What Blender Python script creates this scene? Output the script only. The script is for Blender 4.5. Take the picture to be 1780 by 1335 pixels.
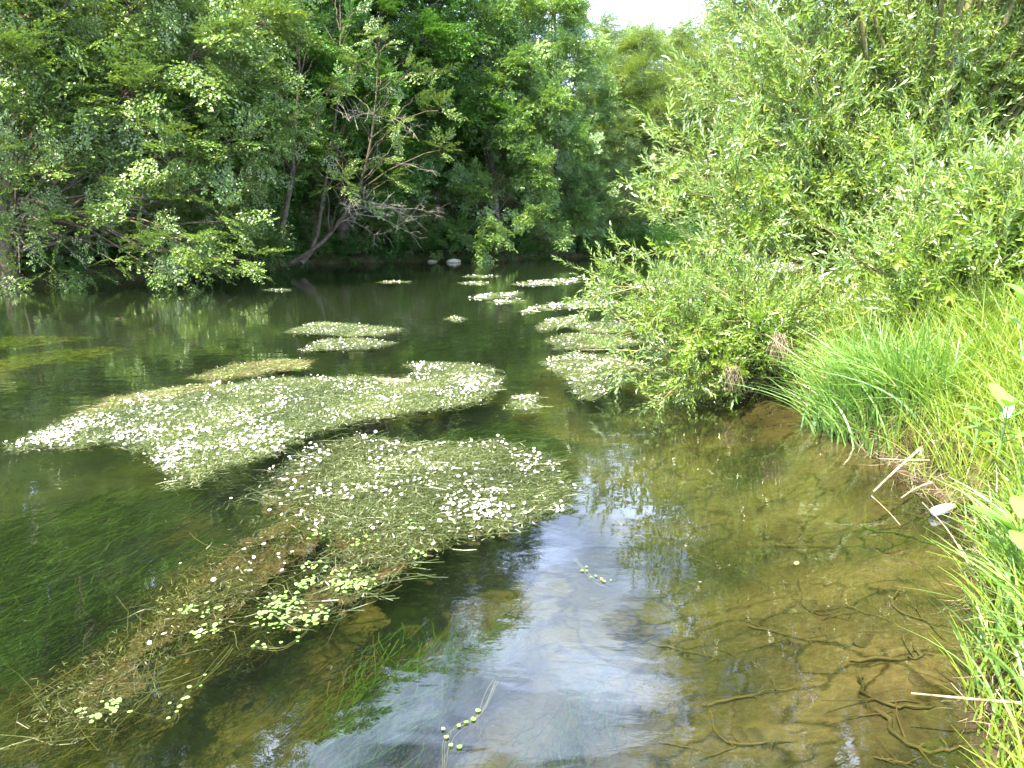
import bpy, math, random
import numpy as np
from math import radians, sin, cos, tan, pi

for o in list(bpy.data.objects):
    bpy.data.objects.remove(o, do_unlink=True)
SC = bpy.context.scene
COL = SC.collection

# ------------------------------------------------------------------ camera
CAM_H = 1.6
FPX = 1271.0              # focal length in pixels of the 1780 px wide photograph
PITCH = math.atan((667.5 - 400.0) / FPX)
cam_d = bpy.data.cameras.new('camera')
cam_d.sensor_width = 36.0
cam_d.lens = 36.0 * FPX / 1780.0
cam_d.clip_end = 2000
cam_d.clip_start = 0.02
cam = bpy.data.objects.new('camera', cam_d)
cam.location = (0, 0, CAM_H)
cam.rotation_euler = (pi / 2 - PITCH, 0, 0)
COL.objects.link(cam)
SC.camera = cam

# ------------------------------------------------------------------ sky and sun
SUN_EL = radians(57)
SUN_AZ = radians(217)     # clockwise from +Y
sun_dir = np.array([sin(SUN_AZ) * cos(SUN_EL), cos(SUN_AZ) * cos(SUN_EL), sin(SUN_EL)])
W = bpy.data.worlds.new('World')
SC.world = W
W.use_nodes = True
nt = W.node_tree
nt.nodes.clear()
def N(nt, t, **kw):
    n = nt.nodes.new(t)
    for k, v in kw.items():
        if hasattr(n, k):
            setattr(n, k, v)
    return n
out = N(nt, 'ShaderNodeOutputWorld')
bg = N(nt, 'ShaderNodeBackground')
bg.inputs['Strength'].default_value = 0.074
sky = N(nt, 'ShaderNodeTexSky')
sky.sky_type = 'NISHITA'
sky.sun_disc = False
sky.sun_elevation = SUN_EL
sky.sun_rotation = SUN_AZ
sky.air_density = 1.0
sky.dust_density = 1.2
tc = N(nt, 'ShaderNodeTexCoord')
sep = N(nt, 'ShaderNodeSeparateXYZ')
nt.links.new(tc.outputs['Generated'], sep.inputs[0])
add = N(nt, 'ShaderNodeMath', operation='ADD'); add.inputs[1].default_value = 0.12
nt.links.new(sep.outputs['Z'], add.inputs[0])
mx = N(nt, 'ShaderNodeMath', operation='MAXIMUM'); mx.inputs[1].default_value = 0.03
nt.links.new(add.outputs[0], mx.inputs[0])
dx = N(nt, 'ShaderNodeMath', operation='DIVIDE'); dy = N(nt, 'ShaderNodeMath', operation='DIVIDE')
nt.links.new(sep.outputs['X'], dx.inputs[0]); nt.links.new(mx.outputs[0], dx.inputs[1])
nt.links.new(sep.outputs['Y'], dy.inputs[0]); nt.links.new(mx.outputs[0], dy.inputs[1])
cmb = N(nt, 'ShaderNodeCombineXYZ')
nt.links.new(dx.outputs[0], cmb.inputs[0]); nt.links.new(dy.outputs[0], cmb.inputs[1])
nz = N(nt, 'ShaderNodeTexNoise'); nz.inputs['Scale'].default_value = 2.3; nz.inputs['Detail'].default_value = 7; nz.inputs['Roughness'].default_value = 0.55
nz.inputs['Distortion'].default_value = 0.25
nt.links.new(cmb.outputs[0], nz.inputs['Vector'])
rp = N(nt, 'ShaderNodeValToRGB')
rp.color_ramp.elements[0].position = 0.48; rp.color_ramp.elements[1].position = 0.76
# more cloud over the far side of the valley than behind the camera
ym = N(nt, 'ShaderNodeMath', operation='MULTIPLY_ADD'); ym.inputs[1].default_value = 0.20; ym.inputs[2].default_value = -0.08
nt.links.new(sep.outputs['Y'], ym.inputs[0])
ya = N(nt, 'ShaderNodeMath', operation='ADD'); nt.links.new(ym.outputs[0], ya.inputs[0]); nt.links.new(nz.outputs['Fac'], ya.inputs[1])
nt.links.new(ya.outputs[0], rp.inputs[0])
mixc = N(nt, 'ShaderNodeMixRGB'); mixc.inputs[2].default_value = (18, 22, 31, 1)
nt.links.new(rp.outputs[0], mixc.inputs[0]); nt.links.new(sky.outputs[0], mixc.inputs[1])
hm = N(nt, 'ShaderNodeMath', operation='MULTIPLY_ADD'); hm.inputs[1].default_value = -3.5; hm.inputs[2].default_value = 1.6; hm.use_clamp = True
nt.links.new(sep.outputs['Z'], hm.inputs[0])
hmx = N(nt, 'ShaderNodeMath', operation='MAXIMUM'); nt.links.new(hm.outputs[0], hmx.inputs[0]); nt.links.new(rp.outputs[0], hmx.inputs[1])
nt.links.new(hmx.outputs[0], mixc.inputs[0])
nt.links.new(mixc.outputs[0], bg.inputs['Color'])
nt.links.new(bg.outputs[0], out.inputs[0])

sl = bpy.data.lights.new('sun', 'SUN')
sl.energy = 5.0
sl.angle = radians(0.53)
sl.color = (1.0, 0.92, 0.74)
so = bpy.data.objects.new('sun', sl)
so.rotation_euler = (pi / 2 - SUN_EL, 0, pi - SUN_AZ)
so.location = (0, -5, 30)
COL.objects.link(so)

SC.view_settings.view_transform = 'Standard'
SC.view_settings.look = 'None'
SC.view_settings.gamma = 1.0
SC.view_settings.use_curve_mapping = False
SC.view_settings.exposure = 2.22

SC.render.engine = 'CYCLES'
cy = SC.cycles
cy.use_denoising = True
cy.max_bounces = 6
cy.diffuse_bounces = 3
cy.glossy_bounces = 3
cy.transmission_bounces = 4
cy.transparent_max_bounces = 8
cy.volume_bounces = 0
cy.caustics_reflective = False
cy.caustics_refractive = False
cy.sample_clamp_indirect = 4.0

# ------------------------------------------------------------------ helpers
CP, SP = cos(PITCH), sin(PITCH)
def P(px, py, z=0.0):
    """where the sight line of a photograph pixel meets the level z"""
    u = (px - 890.0) / FPX
    v = (667.5 - py) / FPX
    d = np.array([u, CP + v * SP, -SP + v * CP])
    t = (z - CAM_H) / d[2]
    return np.array([d[0] * t, d[1] * t, z])
def PD(px, py, y):
    """the point of that sight line at forward distance y"""
    u = (px - 890.0) / FPX
    v = (667.5 - py) / FPX
    d = np.array([u, CP + v * SP, -SP + v * CP])
    t = y / d[1]
    return np.array([d[0] * t, y, CAM_H + d[2] * t])

class QB:
    """collects quads"""
    def __init__(s):
        s.v = []; s.f = []; s.t = []; s.m = []; s.n = 0
    def add(s, v, f, tone=0.5, mi=0):
        v = np.asarray(v, dtype=np.float32).reshape(-1, 3)
        f = np.asarray(f, dtype=np.int64).reshape(-1, 4)
        s.v.append(v); s.f.append(f + s.n)
        t = np.empty(len(v), np.float32); t[:] = tone
        s.t.append(t)
        s.m.append(np.full(len(f), mi, np.int32))
        s.n += len(v)
    def mesh(s, name, mats, smooth=False):
        me = bpy.data.meshes.new(name)
        v = np.concatenate(s.v); f = np.concatenate(s.f); t = np.concatenate(s.t); mi = np.concatenate(s.m)
        me.vertices.add(len(v)); me.vertices.foreach_set('co', v.ravel())
        me.loops.add(len(f) * 4); me.loops.foreach_set('vertex_index', f.astype(np.int32).ravel())
        me.polygons.add(len(f))
        me.polygons.foreach_set('loop_start', np.arange(0, len(f) * 4, 4, dtype=np.int32))
        try:
            me.polygons.foreach_set('loop_total', np.full(len(f), 4, np.int32))
        except Exception:
            pass
        for m in (mats if isinstance(mats, (list, tuple)) else [mats]):
            me.materials.append(m)
        if mi.max() > 0:
            me.polygons.foreach_set('material_index', mi)
        me.polygons.foreach_set('use_smooth', np.full(len(f), bool(smooth)))
        a = me.attributes.new('tone', 'FLOAT', 'POINT')
        a.data.foreach_set('value', t)
        me.update(calc_edges=True)
        return me
    def obj(s, name, mats, parent=None, smooth=False, loc=None):
        o = bpy.data.objects.new(name, s.mesh(name, mats, smooth))
        COL.objects.link(o)
        if parent is not None:
            o.parent = parent
        if loc is not None:
            o.location = loc
        return o

def tag(o, label=None, cat=None, group=None, kind=None):
    if label: o['label'] = label
    if cat: o['category'] = cat
    if group: o['group'] = group
    if kind: o['kind'] = kind
    return o
def empty(name, loc=(0, 0, 0), rz=0.0):
    o = bpy.data.objects.new(name, None)
    o.location = tuple(float(c) for c in loc); o.rotation_euler = (0, 0, rz)
    o.empty_display_size = 0.2
    COL.objects.link(o)
    return o
def copy_tree(o, parent=None):
    c = o.copy(); COL.objects.link(c)
    if parent is not None: c.parent = parent
    for ch in list(o.children):
        copy_tree(ch, c)
    return c

def nrm(a):
    a = np.asarray(a, float)
    return a / np.maximum(np.linalg.norm(a, axis=-1, keepdims=True), 1e-9)

def tube(qb, pts, rad, sides=6, tone=0.5, mi=0):
    pts = np.asarray(pts, float); k = len(pts)
    rad = np.broadcast_to(np.asarray(rad, float), (k,))
    d = np.gradient(pts, axis=0); d = nrm(d)
    ref = np.array([0.31, 0.17, 1.0]) if abs(d[:, 2]).mean() < 0.8 else np.array([1.0, 0.2, 0.1])
    a = nrm(np.cross(d, ref)); b = np.cross(d, a)
    th = np.arange(sides) * 2 * pi / sides
    ring = a[:, None, :] * np.cos(th)[None, :, None] + b[:, None, :] * np.sin(th)[None, :, None]
    v = pts[:, None, :] + ring * rad[:, None, None]
    i = np.arange(k - 1)[:, None] * sides; j = np.arange(sides)[None, :]; j2 = (j + 1) % sides
    f = np.stack([i + j, i + j2, i + sides + j2, i + sides + j], -1).reshape(-1, 4)
    qb.add(v, f, tone, mi)

def bez(a, b, c, n):
    t = np.linspace(0, 1, n)[:, None]
    return (1 - t) ** 2 * a + 2 * t * (1 - t) * b + t * t * c
def smooth_path(pts, n):
    """Catmull-Rom through points"""
    p = np.asarray(pts, float)
    p = np.vstack([2 * p[0] - p[1], p, 2 * p[-1] - p[-2]])
    outp = []
    seg = len(p) - 3
    for q in np.linspace(0, seg - 1e-6, n):
        i = int(q); t = q - i
        a, b, c, d = p[i:i + 4]
        outp.append(0.5 * ((2 * b) + (-a + c) * t + (2 * a - 5 * b + 4 * c - d) * t * t + (-a + 3 * b - 3 * c + d) * t ** 3))
    return np.array(outp)

def frames(d, up):
    d = nrm(d); s = nrm(np.cross(up, d)); n = np.cross(d, s)
    return np.stack([d, s, n], -1)        # columns: forward, side, normal

def leaf_quads(pos, d, n, L, Wd, fold=0.12, wide=0.45):
    """kite shaped folded leaves: (N,4,3)"""
    d = nrm(d); s = nrm(np.cross(n, d)); n2 = np.cross(d, s)
    L = np.broadcast_to(L, (len(pos),))[:, None]; Wd = np.broadcast_to(Wd, (len(pos),))[:, None]
    mid = pos + d * L * wide + n2 * fold * Wd
    return np.stack([pos, mid - s * Wd / 2, pos + d * L, mid + s * Wd / 2], 1)

def place(tmpl_v, tmpl_t, R, T, S, tone):
    """instances of a quad template: tmpl_v (M,4,3) -> verts for all"""
    v = np.einsum('nij,mkj->nmki', R, tmpl_v) * S[:, None, None, None] + T[:, None, None, :]
    t = (tmpl_t[None, :, None] + tone[:, None, None]) * np.ones((1, 1, 4))
    v = v.reshape(-1, 3)
    return v, np.arange(len(v)).reshape(-1, 4), t.reshape(-1)

def ribbons(qb, start, d, L, Wd, seg=5, bend=None, rise=None, rng=None, tone=None, mi=0, wave=0.0, taper=True, flat=False):
    """vectorised ribbons: start (N,3), d (N,3) unit; bend (N,3) added * s^2; rise profile"""
    n = len(start)
    s = np.linspace(0, 1, seg + 1)[None, :, None]
    L = np.broadcast_to(L, (n,))[:, None, None]
    c = start[:, None, :] + d[:, None, :] * L * s
    if bend is not None:
        c = c + bend[:, None, :] * s ** 2
    if wave > 0:
        ph = rng.uniform(0, 6.28, (n, 1, 1)); fr = rng.uniform(1.0, 2.4, (n, 1, 1)) * pi
        side = nrm(np.cross(d, [0, 0, 1.0]))[:, None, :]
        c = c + side * np.sin(ph + fr * s) * wave * rng.uniform(0.3, 1.0, (n, 1, 1))
        c[:, :, 2:3] += np.sin(ph * 1.7 + fr * s * 1.3) * wave * 0.35
    if flat:
        wd = nrm(np.cross(d, [0, 0, 1.0]) + rng.normal(0, 0.25, (n, 3)))
    else:
        wd = nrm(np.cross(d, rng.normal(0, 1, (n, 3))))
    w = np.broadcast_to(Wd, (n,))[:, None, None] * 0.5
    prof = (1 - 0.85 * s ** 2) if taper else np.ones_like(s)
    a = c - wd[:, None, :] * w * prof; b = c + wd[:, None, :] * w * prof
    v = np.stack([a, b], 2)               # n, seg+1, 2, 3
    base = np.arange(n)[:, None] * (seg + 1) * 2
    k = np.arange(seg)[None, :] * 2
    f = np.stack([base + k, base + k + 1, base + k + 3, base + k + 2], -1).reshape(-1, 4)
    if tone is None: tone = rng.uniform(0, 1, n)
    t = np.repeat(tone, (seg + 1) * 2)
    qb.add(v.reshape(-1, 3), f, t, mi)

def inpoly(x, y, poly):
    poly = np.asarray(poly)[:, :2]
    r = np.zeros(x.shape, bool)
    j = len(poly) - 1
    for i in range(len(poly)):
        xi, yi = poly[i]; xj, yj = poly[j]
        c = ((yi > y) != (yj > y))
        if yi != yj:
            r ^= c & (x < (xj - xi) * (y - yi) / (yj - yi) + xi)
        j = i
    return r
def polydist(x, y, poly, closed=True):
    poly = np.asarray(poly)[:, :2]
    best = np.full(x.shape, 1e9)
    m = len(poly)
    for i in range(m if closed else m - 1):
        a = poly[i]; b = poly[(i + 1) % m]
        ab = b - a; l2 = max((ab ** 2).sum(), 1e-9)
        t = np.clip(((x - a[0]) * ab[0] + (y - a[1]) * ab[1]) / l2, 0, 1)
        best = np.minimum(best, np.hypot(x - a[0] - t * ab[0], y - a[1] - t * ab[1]))
    return best
_nr = np.random.default_rng(5)
_ph = _nr.uniform(0, 6.28, (40, 2)); _an = _nr.uniform(0, pi, 40)
def noise(x, y, scale=1.0, octs=3, off=0):
    r = 0; amp = 1.0; tot = 0
    for o in range(octs):
        q = 0
        for k in range(4):
            i = (o * 4 + k + off * 3) % 40
            fx = cos(_an[i] + k * 0.8) * scale * 2 ** o * (1 + 0.23 * k); fy = sin(_an[i] + k * 0.8) * scale * 2 ** o * (1 + 0.17 * k)
            q = q + np.sin(x * fx + y * fy + _ph[i, 0] + 1.3 * np.sin(x * fy * 0.7 - y * fx * 0.6 + _ph[i, 1]))
        r = r + amp * q / 4; tot += amp; amp *= 0.55
    return r / tot
def sstep(a, b, x):
    t = np.clip((x - a) / (b - a), 0, 1)
    return t * t * (3 - 2 * t)

# ------------------------------------------------------------------ materials
def newmat(name):
    m = bpy.data.materials.new(name); m.use_nodes = True
    m.node_tree.nodes.clear()
    return m, m.node_tree
def leafmat(name, c0, c1, c2=None, under=None, trans=0.35, tcol=None, gloss=0.08, rough=0.38):
    m, t = newmat(name)
    L = t.links.new
    o = N(t, 'ShaderNodeOutputMaterial')
    at = N(t, 'ShaderNodeAttribute'); at.attribute_name = 'tone'
    r = N(t, 'ShaderNodeValToRGB')
    e = r.color_ramp.elements
    e[0].color = (*c0, 1); e[1].color = (*c1, 1)
    if c2 is not None:
        x = e.new(0.93); x.color = (*c1, 1); e[len(e) - 1].color = (*c2, 1)
    L(at.outputs['Fac'], r.inputs[0])
    col = r.outputs[0]
    if under is not None:
        g = N(t, 'ShaderNodeNewGeometry'); mu = N(t, 'ShaderNodeMixRGB'); mu.inputs[2].default_value = (*under, 1)
        L(g.outputs['Backfacing'], mu.inputs[0]); L(col, mu.inputs[1]); col = mu.outputs[0]
    d = N(t, 'ShaderNodeBsdfDiffuse'); tr = N(t, 'ShaderNodeBsdfTranslucent'); gl = N(t, 'ShaderNodeBsdfGlossy')
    gl.inputs['Roughness'].default_value = rough
    L(col, d.inputs['Color'])
    hs = N(t, 'ShaderNodeMixRGB', blend_type='MULTIPLY'); hs.inputs[0].default_value = 1
    hs.inputs[2].default_value = (*(tcol or (1.35, 1.25, 0.45)), 1)
    L(r.outputs[0], hs.inputs[1]); L(hs.outputs[0], tr.inputs['Color'])
    m1 = N(t, 'ShaderNodeMixShader'); m1.inputs[0].default_value = trans
    L(d.outputs[0], m1.inputs[1]); L(tr.outputs[0], m1.inputs[2])
    m2 = N(t, 'ShaderNodeMixShader'); m2.inputs[0].default_value = gloss
    L(m1.outputs[0], m2.inputs[1]); L(gl.outputs[0], m2.inputs[2])
    L(m2.outputs[0], o.inputs[0])
    return m
def plainmat(name, c0, c1, scale=8.0, rough=0.8, bump=0.0, detail=5, spec=0.3, coords='Object', trans=None):
    m, t = newmat(name); L = t.links.new
    o = N(t, 'ShaderNodeOutputMaterial'); b = N(t, 'ShaderNodeBsdfPrincipled')
    b.inputs['Roughness'].default_value = rough
    b.inputs['Specular IOR Level'].default_value = spec
    tc = N(t, 'ShaderNodeTexCoord'); nz = N(t, 'ShaderNodeTexNoise')
    nz.inputs['Scale'].default_value = scale; nz.inputs['Detail'].default_value = detail; nz.inputs['Roughness'].default_value = 0.65
    L(tc.outputs[coords], nz.inputs['Vector'])
    r = N(t, 'ShaderNodeValToRGB'); r.color_ramp.elements[0].position = 0.35; r.color_ramp.elements[1].position = 0.65
    r.color_ramp.elements[0].color = (*c0, 1); r.color_ramp.elements[1].color = (*c1, 1)
    L(nz.outputs['Fac'], r.inputs[0]); L(r.outputs[0], b.inputs['Base Color'])
    if bump:
        bp = N(t, 'ShaderNodeBump'); bp.inputs['Strength'].default_value = bump; bp.inputs['Distance'].default_value = 0.03
        L(nz.outputs['Fac'], bp.inputs['Height']); L(bp.outputs[0], b.inputs['Normal'])
    L(b.outputs[0], o.inputs[0])
    return m

M = {}
M['alder'] = leafmat('alder_leaf', (0.045, 0.12, 0.012), (0.21, 0.32, 0.045), (0.28, 0.38, 0.11), under=(0.17, 0.27, 0.08), gloss=0.08, trans=0.25)
M['maple'] = leafmat('maple_leaf', (0.03, 0.11, 0.010), (0.12, 0.28, 0.032), (0.18, 0.34, 0.05), gloss=0.05)
M['ash'] = leafmat('ash_leaf', (0.055, 0.15, 0.018), (0.23, 0.37, 0.06), (0.28, 0.42, 0.13), under=(0.17, 0.30, 0.10), gloss=0.08)
M['far'] = leafmat('veil_lightened_leaf', (0.13, 0.23, 0.045), (0.28, 0.40, 0.09), (0.30, 0.42, 0.16), gloss=0.06)  # lightened leaf colour stands in for the bright veil over distant trees
M['willow'] = leafmat('willow_leaf', (0.07, 0.17, 0.014), (0.29, 0.40, 0.05), (0.42, 0.50, 0.15), under=(0.30, 0.42, 0.17), trans=0.32, gloss=0.09, rough=0.3)
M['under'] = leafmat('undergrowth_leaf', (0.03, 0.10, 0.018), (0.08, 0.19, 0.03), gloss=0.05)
M['grass'] = leafmat('grass_blade', (0.13, 0.25, 0.022), (0.36, 0.47, 0.075), (0.52, 0.50, 0.20), trans=0.45, gloss=0.06, tcol=(1.3, 1.2, 0.45))
M['reedgrass'] = leafmat('broad_grass_blade', (0.13, 0.29, 0.05), (0.26, 0.44, 0.11), (0.44, 0.50, 0.20), trans=0.4, gloss=0.1)
M['dock'] = leafmat('broad_leaf', (0.13, 0.30, 0.05), (0.24, 0.42, 0.09), trans=0.4, gloss=0.1)
M['weed'] = leafmat('crowfoot_stem', (0.09, 0.09, 0.018), (0.26, 0.27, 0.08), (0.42, 0.42, 0.20), trans=0.2, gloss=0.08)
M['weedgreen'] = leafmat('crowfoot_green', (0.05, 0.08, 0.018), (0.19, 0.24, 0.07), (0.40, 0.44, 0.22), trans=0.2, gloss=0.08)
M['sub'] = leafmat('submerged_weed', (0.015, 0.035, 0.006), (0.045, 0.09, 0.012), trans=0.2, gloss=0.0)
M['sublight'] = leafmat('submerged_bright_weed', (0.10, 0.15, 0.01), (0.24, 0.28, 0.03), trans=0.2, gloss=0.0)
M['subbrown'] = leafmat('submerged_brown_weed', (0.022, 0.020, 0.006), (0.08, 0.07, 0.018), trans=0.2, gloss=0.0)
M['weeddark'] = leafmat('dark_crowfoot_stem', (0.035, 0.038, 0.008), (0.13, 0.14, 0.032), (0.30, 0.30, 0.10), trans=0.2, gloss=0.05)
M['weedmid'] = leafmat('mid_crowfoot', (0.04, 0.06, 0.014), (0.15, 0.19, 0.055), (0.36, 0.40, 0.20), trans=0.2, gloss=0.07)
M['pad'] = leafmat('floating_leaf', (0.17, 0.36, 0.07), (0.32, 0.52, 0.14), trans=0.2, gloss=0.1)
M['petal'] = leafmat('petal', (0.80, 0.80, 0.76), (0.86, 0.86, 0.84), trans=0.15, tcol=(1, 1, 1), gloss=0.02)
M['silt'] = plainmat('silt_covered_weed', (0.035, 0.027, 0.009), (0.13, 0.09, 0.036), scale=38, rough=0.95, bump=0.9, spec=0.1)
M['matsheet'] = plainmat('mat_mass', (0.07, 0.075, 0.022), (0.22, 0.21, 0.085), scale=30, rough=0.9, bump=0.9, spec=0.15)
M['centre'] = plainmat('flower_centre', (0.7, 0.5, 0.04), (0.8, 0.6, 0.05), rough=0.7)
M['bark'] = plainmat('grey_bark', (0.07, 0.06, 0.045), (0.22, 0.19, 0.145), scale=9, rough=0.9, bump=0.5)
M['bark_dark'] = plainmat('brown_bark', (0.05, 0.04, 0.025), (0.14, 0.115, 0.075), scale=9, rough=0.9, bump=0.5)
M['dead'] = plainmat('bleached_wood', (0.22, 0.19, 0.15), (0.42, 0.38, 0.31), scale=12, rough=0.9)
M['osier'] = plainmat('willow_bark', (0.14, 0.13, 0.05), (0.25, 0.23, 0.10), scale=12, rough=0.8)
M['straw'] = plainmat('dry_straw', (0.14, 0.105, 0.06), (0.42, 0.36, 0.25), scale=30, rough=0.8)
M['oldstraw'] = plainmat('weathered_straw', (0.13, 0.10, 0.06), (0.36, 0.30, 0.20), scale=25, rough=0.9)
M['stone'] = plainmat('pale_stone', (0.34, 0.29, 0.20), (0.62, 0.56, 0.44), scale=6, rough=0.85, bump=0.5)
M['bedstone'] = plainmat('silted_stone', (0.03, 0.025, 0.010), (0.06, 0.048, 0.020), scale=9, rough=0.95, bump=0.4, spec=0.0)
M['sunkwood'] = plainmat('waterlogged_wood', (0.035, 0.03, 0.010), (0.08, 0.062, 0.022), scale=14, rough=0.95, spec=0.0)
M['algae'] = plainmat('algae_wood', (0.02, 0.035, 0.010), (0.04, 0.065, 0.018), scale=14, rough=0.95, spec=0.0)

# ground materials
def bedmat():
    m, t = newmat('river_bed'); L = t.links.new
    o = N(t, 'ShaderNodeOutputMaterial'); b = N(t, 'ShaderNodeBsdfDiffuse')
    g = N(t, 'ShaderNodeNewGeometry')
    n1 = N(t, 'ShaderNodeTexNoise'); n1.inputs['Scale'].default_value = 0.9; n1.inputs['Detail'].default_value = 8; n1.inputs['Roughness'].default_value = 0.6
    L(g.outputs['Position'], n1.inputs['Vector'])
    n2 = N(t, 'ShaderNodeTexNoise'); n2.inputs['Scale'].default_value = 26; n2.inputs['Detail'].default_value = 5; n2.inputs['Roughness'].default_value = 0.7
    L(g.outputs['Position'], n2.inputs['Vector'])
    r = N(t, 'ShaderNodeValToRGB'); e = r.color_ramp.elements
    e[0].position = 0.38; e[0].color = (0.020, 0.021, 0.008, 1); e[1].position = 0.60; e[1].color = (0.090, 0.073, 0.027, 1)
    x = e.new(0.5); x.color = (0.058, 0.048, 0.018, 1)
    L(n1.outputs['Fac'], r.inputs[0])
    r2 = N(t, 'ShaderNodeValToRGB'); e = r2.color_ramp.elements
    e[0].position = 0.33; e[0].color = (0.55, 0.55, 0.5, 1); e[1].position = 0.62; e[1].color = (1.15, 1.1, 1.05, 1)
    L(n2.outputs['Fac'], r2.inputs[0])
    mm = N(t, 'ShaderNodeMixRGB', blend_type='MULTIPLY'); mm.inputs[0].default_value = 0.8
    L(r.outputs[0], mm.inputs[1]); L(r2.outputs[0], mm.inputs[2])
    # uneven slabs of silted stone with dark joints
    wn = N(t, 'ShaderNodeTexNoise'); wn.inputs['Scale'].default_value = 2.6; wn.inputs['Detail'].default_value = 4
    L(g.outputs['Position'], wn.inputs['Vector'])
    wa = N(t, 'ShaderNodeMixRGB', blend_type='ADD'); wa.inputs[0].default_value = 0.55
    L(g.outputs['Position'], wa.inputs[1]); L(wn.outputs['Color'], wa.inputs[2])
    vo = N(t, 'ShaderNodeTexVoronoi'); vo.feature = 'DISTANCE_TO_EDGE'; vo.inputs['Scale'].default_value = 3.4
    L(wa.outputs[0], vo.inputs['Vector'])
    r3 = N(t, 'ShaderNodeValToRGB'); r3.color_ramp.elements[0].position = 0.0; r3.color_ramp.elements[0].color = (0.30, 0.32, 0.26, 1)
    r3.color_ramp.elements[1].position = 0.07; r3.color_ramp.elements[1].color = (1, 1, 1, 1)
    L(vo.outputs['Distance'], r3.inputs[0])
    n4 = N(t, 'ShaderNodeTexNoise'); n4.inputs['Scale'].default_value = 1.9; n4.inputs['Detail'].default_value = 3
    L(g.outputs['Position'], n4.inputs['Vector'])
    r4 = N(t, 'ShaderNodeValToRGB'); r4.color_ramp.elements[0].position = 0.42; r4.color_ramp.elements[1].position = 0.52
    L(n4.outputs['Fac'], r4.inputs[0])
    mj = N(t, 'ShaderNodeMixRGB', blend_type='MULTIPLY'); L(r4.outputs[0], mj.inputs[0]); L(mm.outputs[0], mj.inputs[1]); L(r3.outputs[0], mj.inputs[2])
    bp = N(t, 'ShaderNodeBump'); bp.inputs['Strength'].default_value = 0.5; bp.inputs['Distance'].default_value = 0.03
    L(n2.outputs['Fac'], bp.inputs['Height'])
    L(bp.outputs[0], b.inputs['Normal'])
    L(mj.outputs[0], b.inputs['Color']); L(b.outputs[0], o.inputs[0])
    return m
def earthmat(name, c0, c1, c2):
    m, t = newmat(name); L = t.links.new
    o = N(t, 'ShaderNodeOutputMaterial'); b = N(t, 'ShaderNodeBsdfDiffuse')
    g = N(t, 'ShaderNodeNewGeometry')
    n1 = N(t, 'ShaderNodeTexNoise'); n1.inputs['Scale'].default_value = 3.0; n1.inputs['Detail'].default_value = 9; n1.inputs['Roughness'].default_value = 0.7
    L(g.outputs['Position'], n1.inputs['Vector'])
    r = N(t, 'ShaderNodeValToRGB'); e = r.color_ramp.elements
    e[0].position = 0.35; e[0].color = (*c0, 1); e[1].position = 0.68; e[1].color = (*c2, 1)
    x = e.new(0.5); x.color = (*c1, 1)
    L(n1.outputs['Fac'], r.inputs[0])
    bp = N(t, 'ShaderNodeBump'); bp.inputs['Strength'].default_value = 0.8; bp.inputs['Distance'].default_value = 0.06
    L(n1.outputs['Fac'], bp.inputs['Height']); L(bp.outputs[0], b.inputs['Normal'])
    L(r.outputs[0], b.inputs['Color']); L(b.outputs[0], o.inputs[0])
    return m
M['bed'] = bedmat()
M['earthL'] = earthmat('woodland_earth', (0.035, 0.028, 0.016), (0.06, 0.055, 0.025), (0.05, 0.09, 0.03))
M['earthR'] = earthmat('bank_earth', (0.035, 0.027, 0.014), (0.075, 0.056, 0.03), (0.14, 0.11, 0.06))

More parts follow.
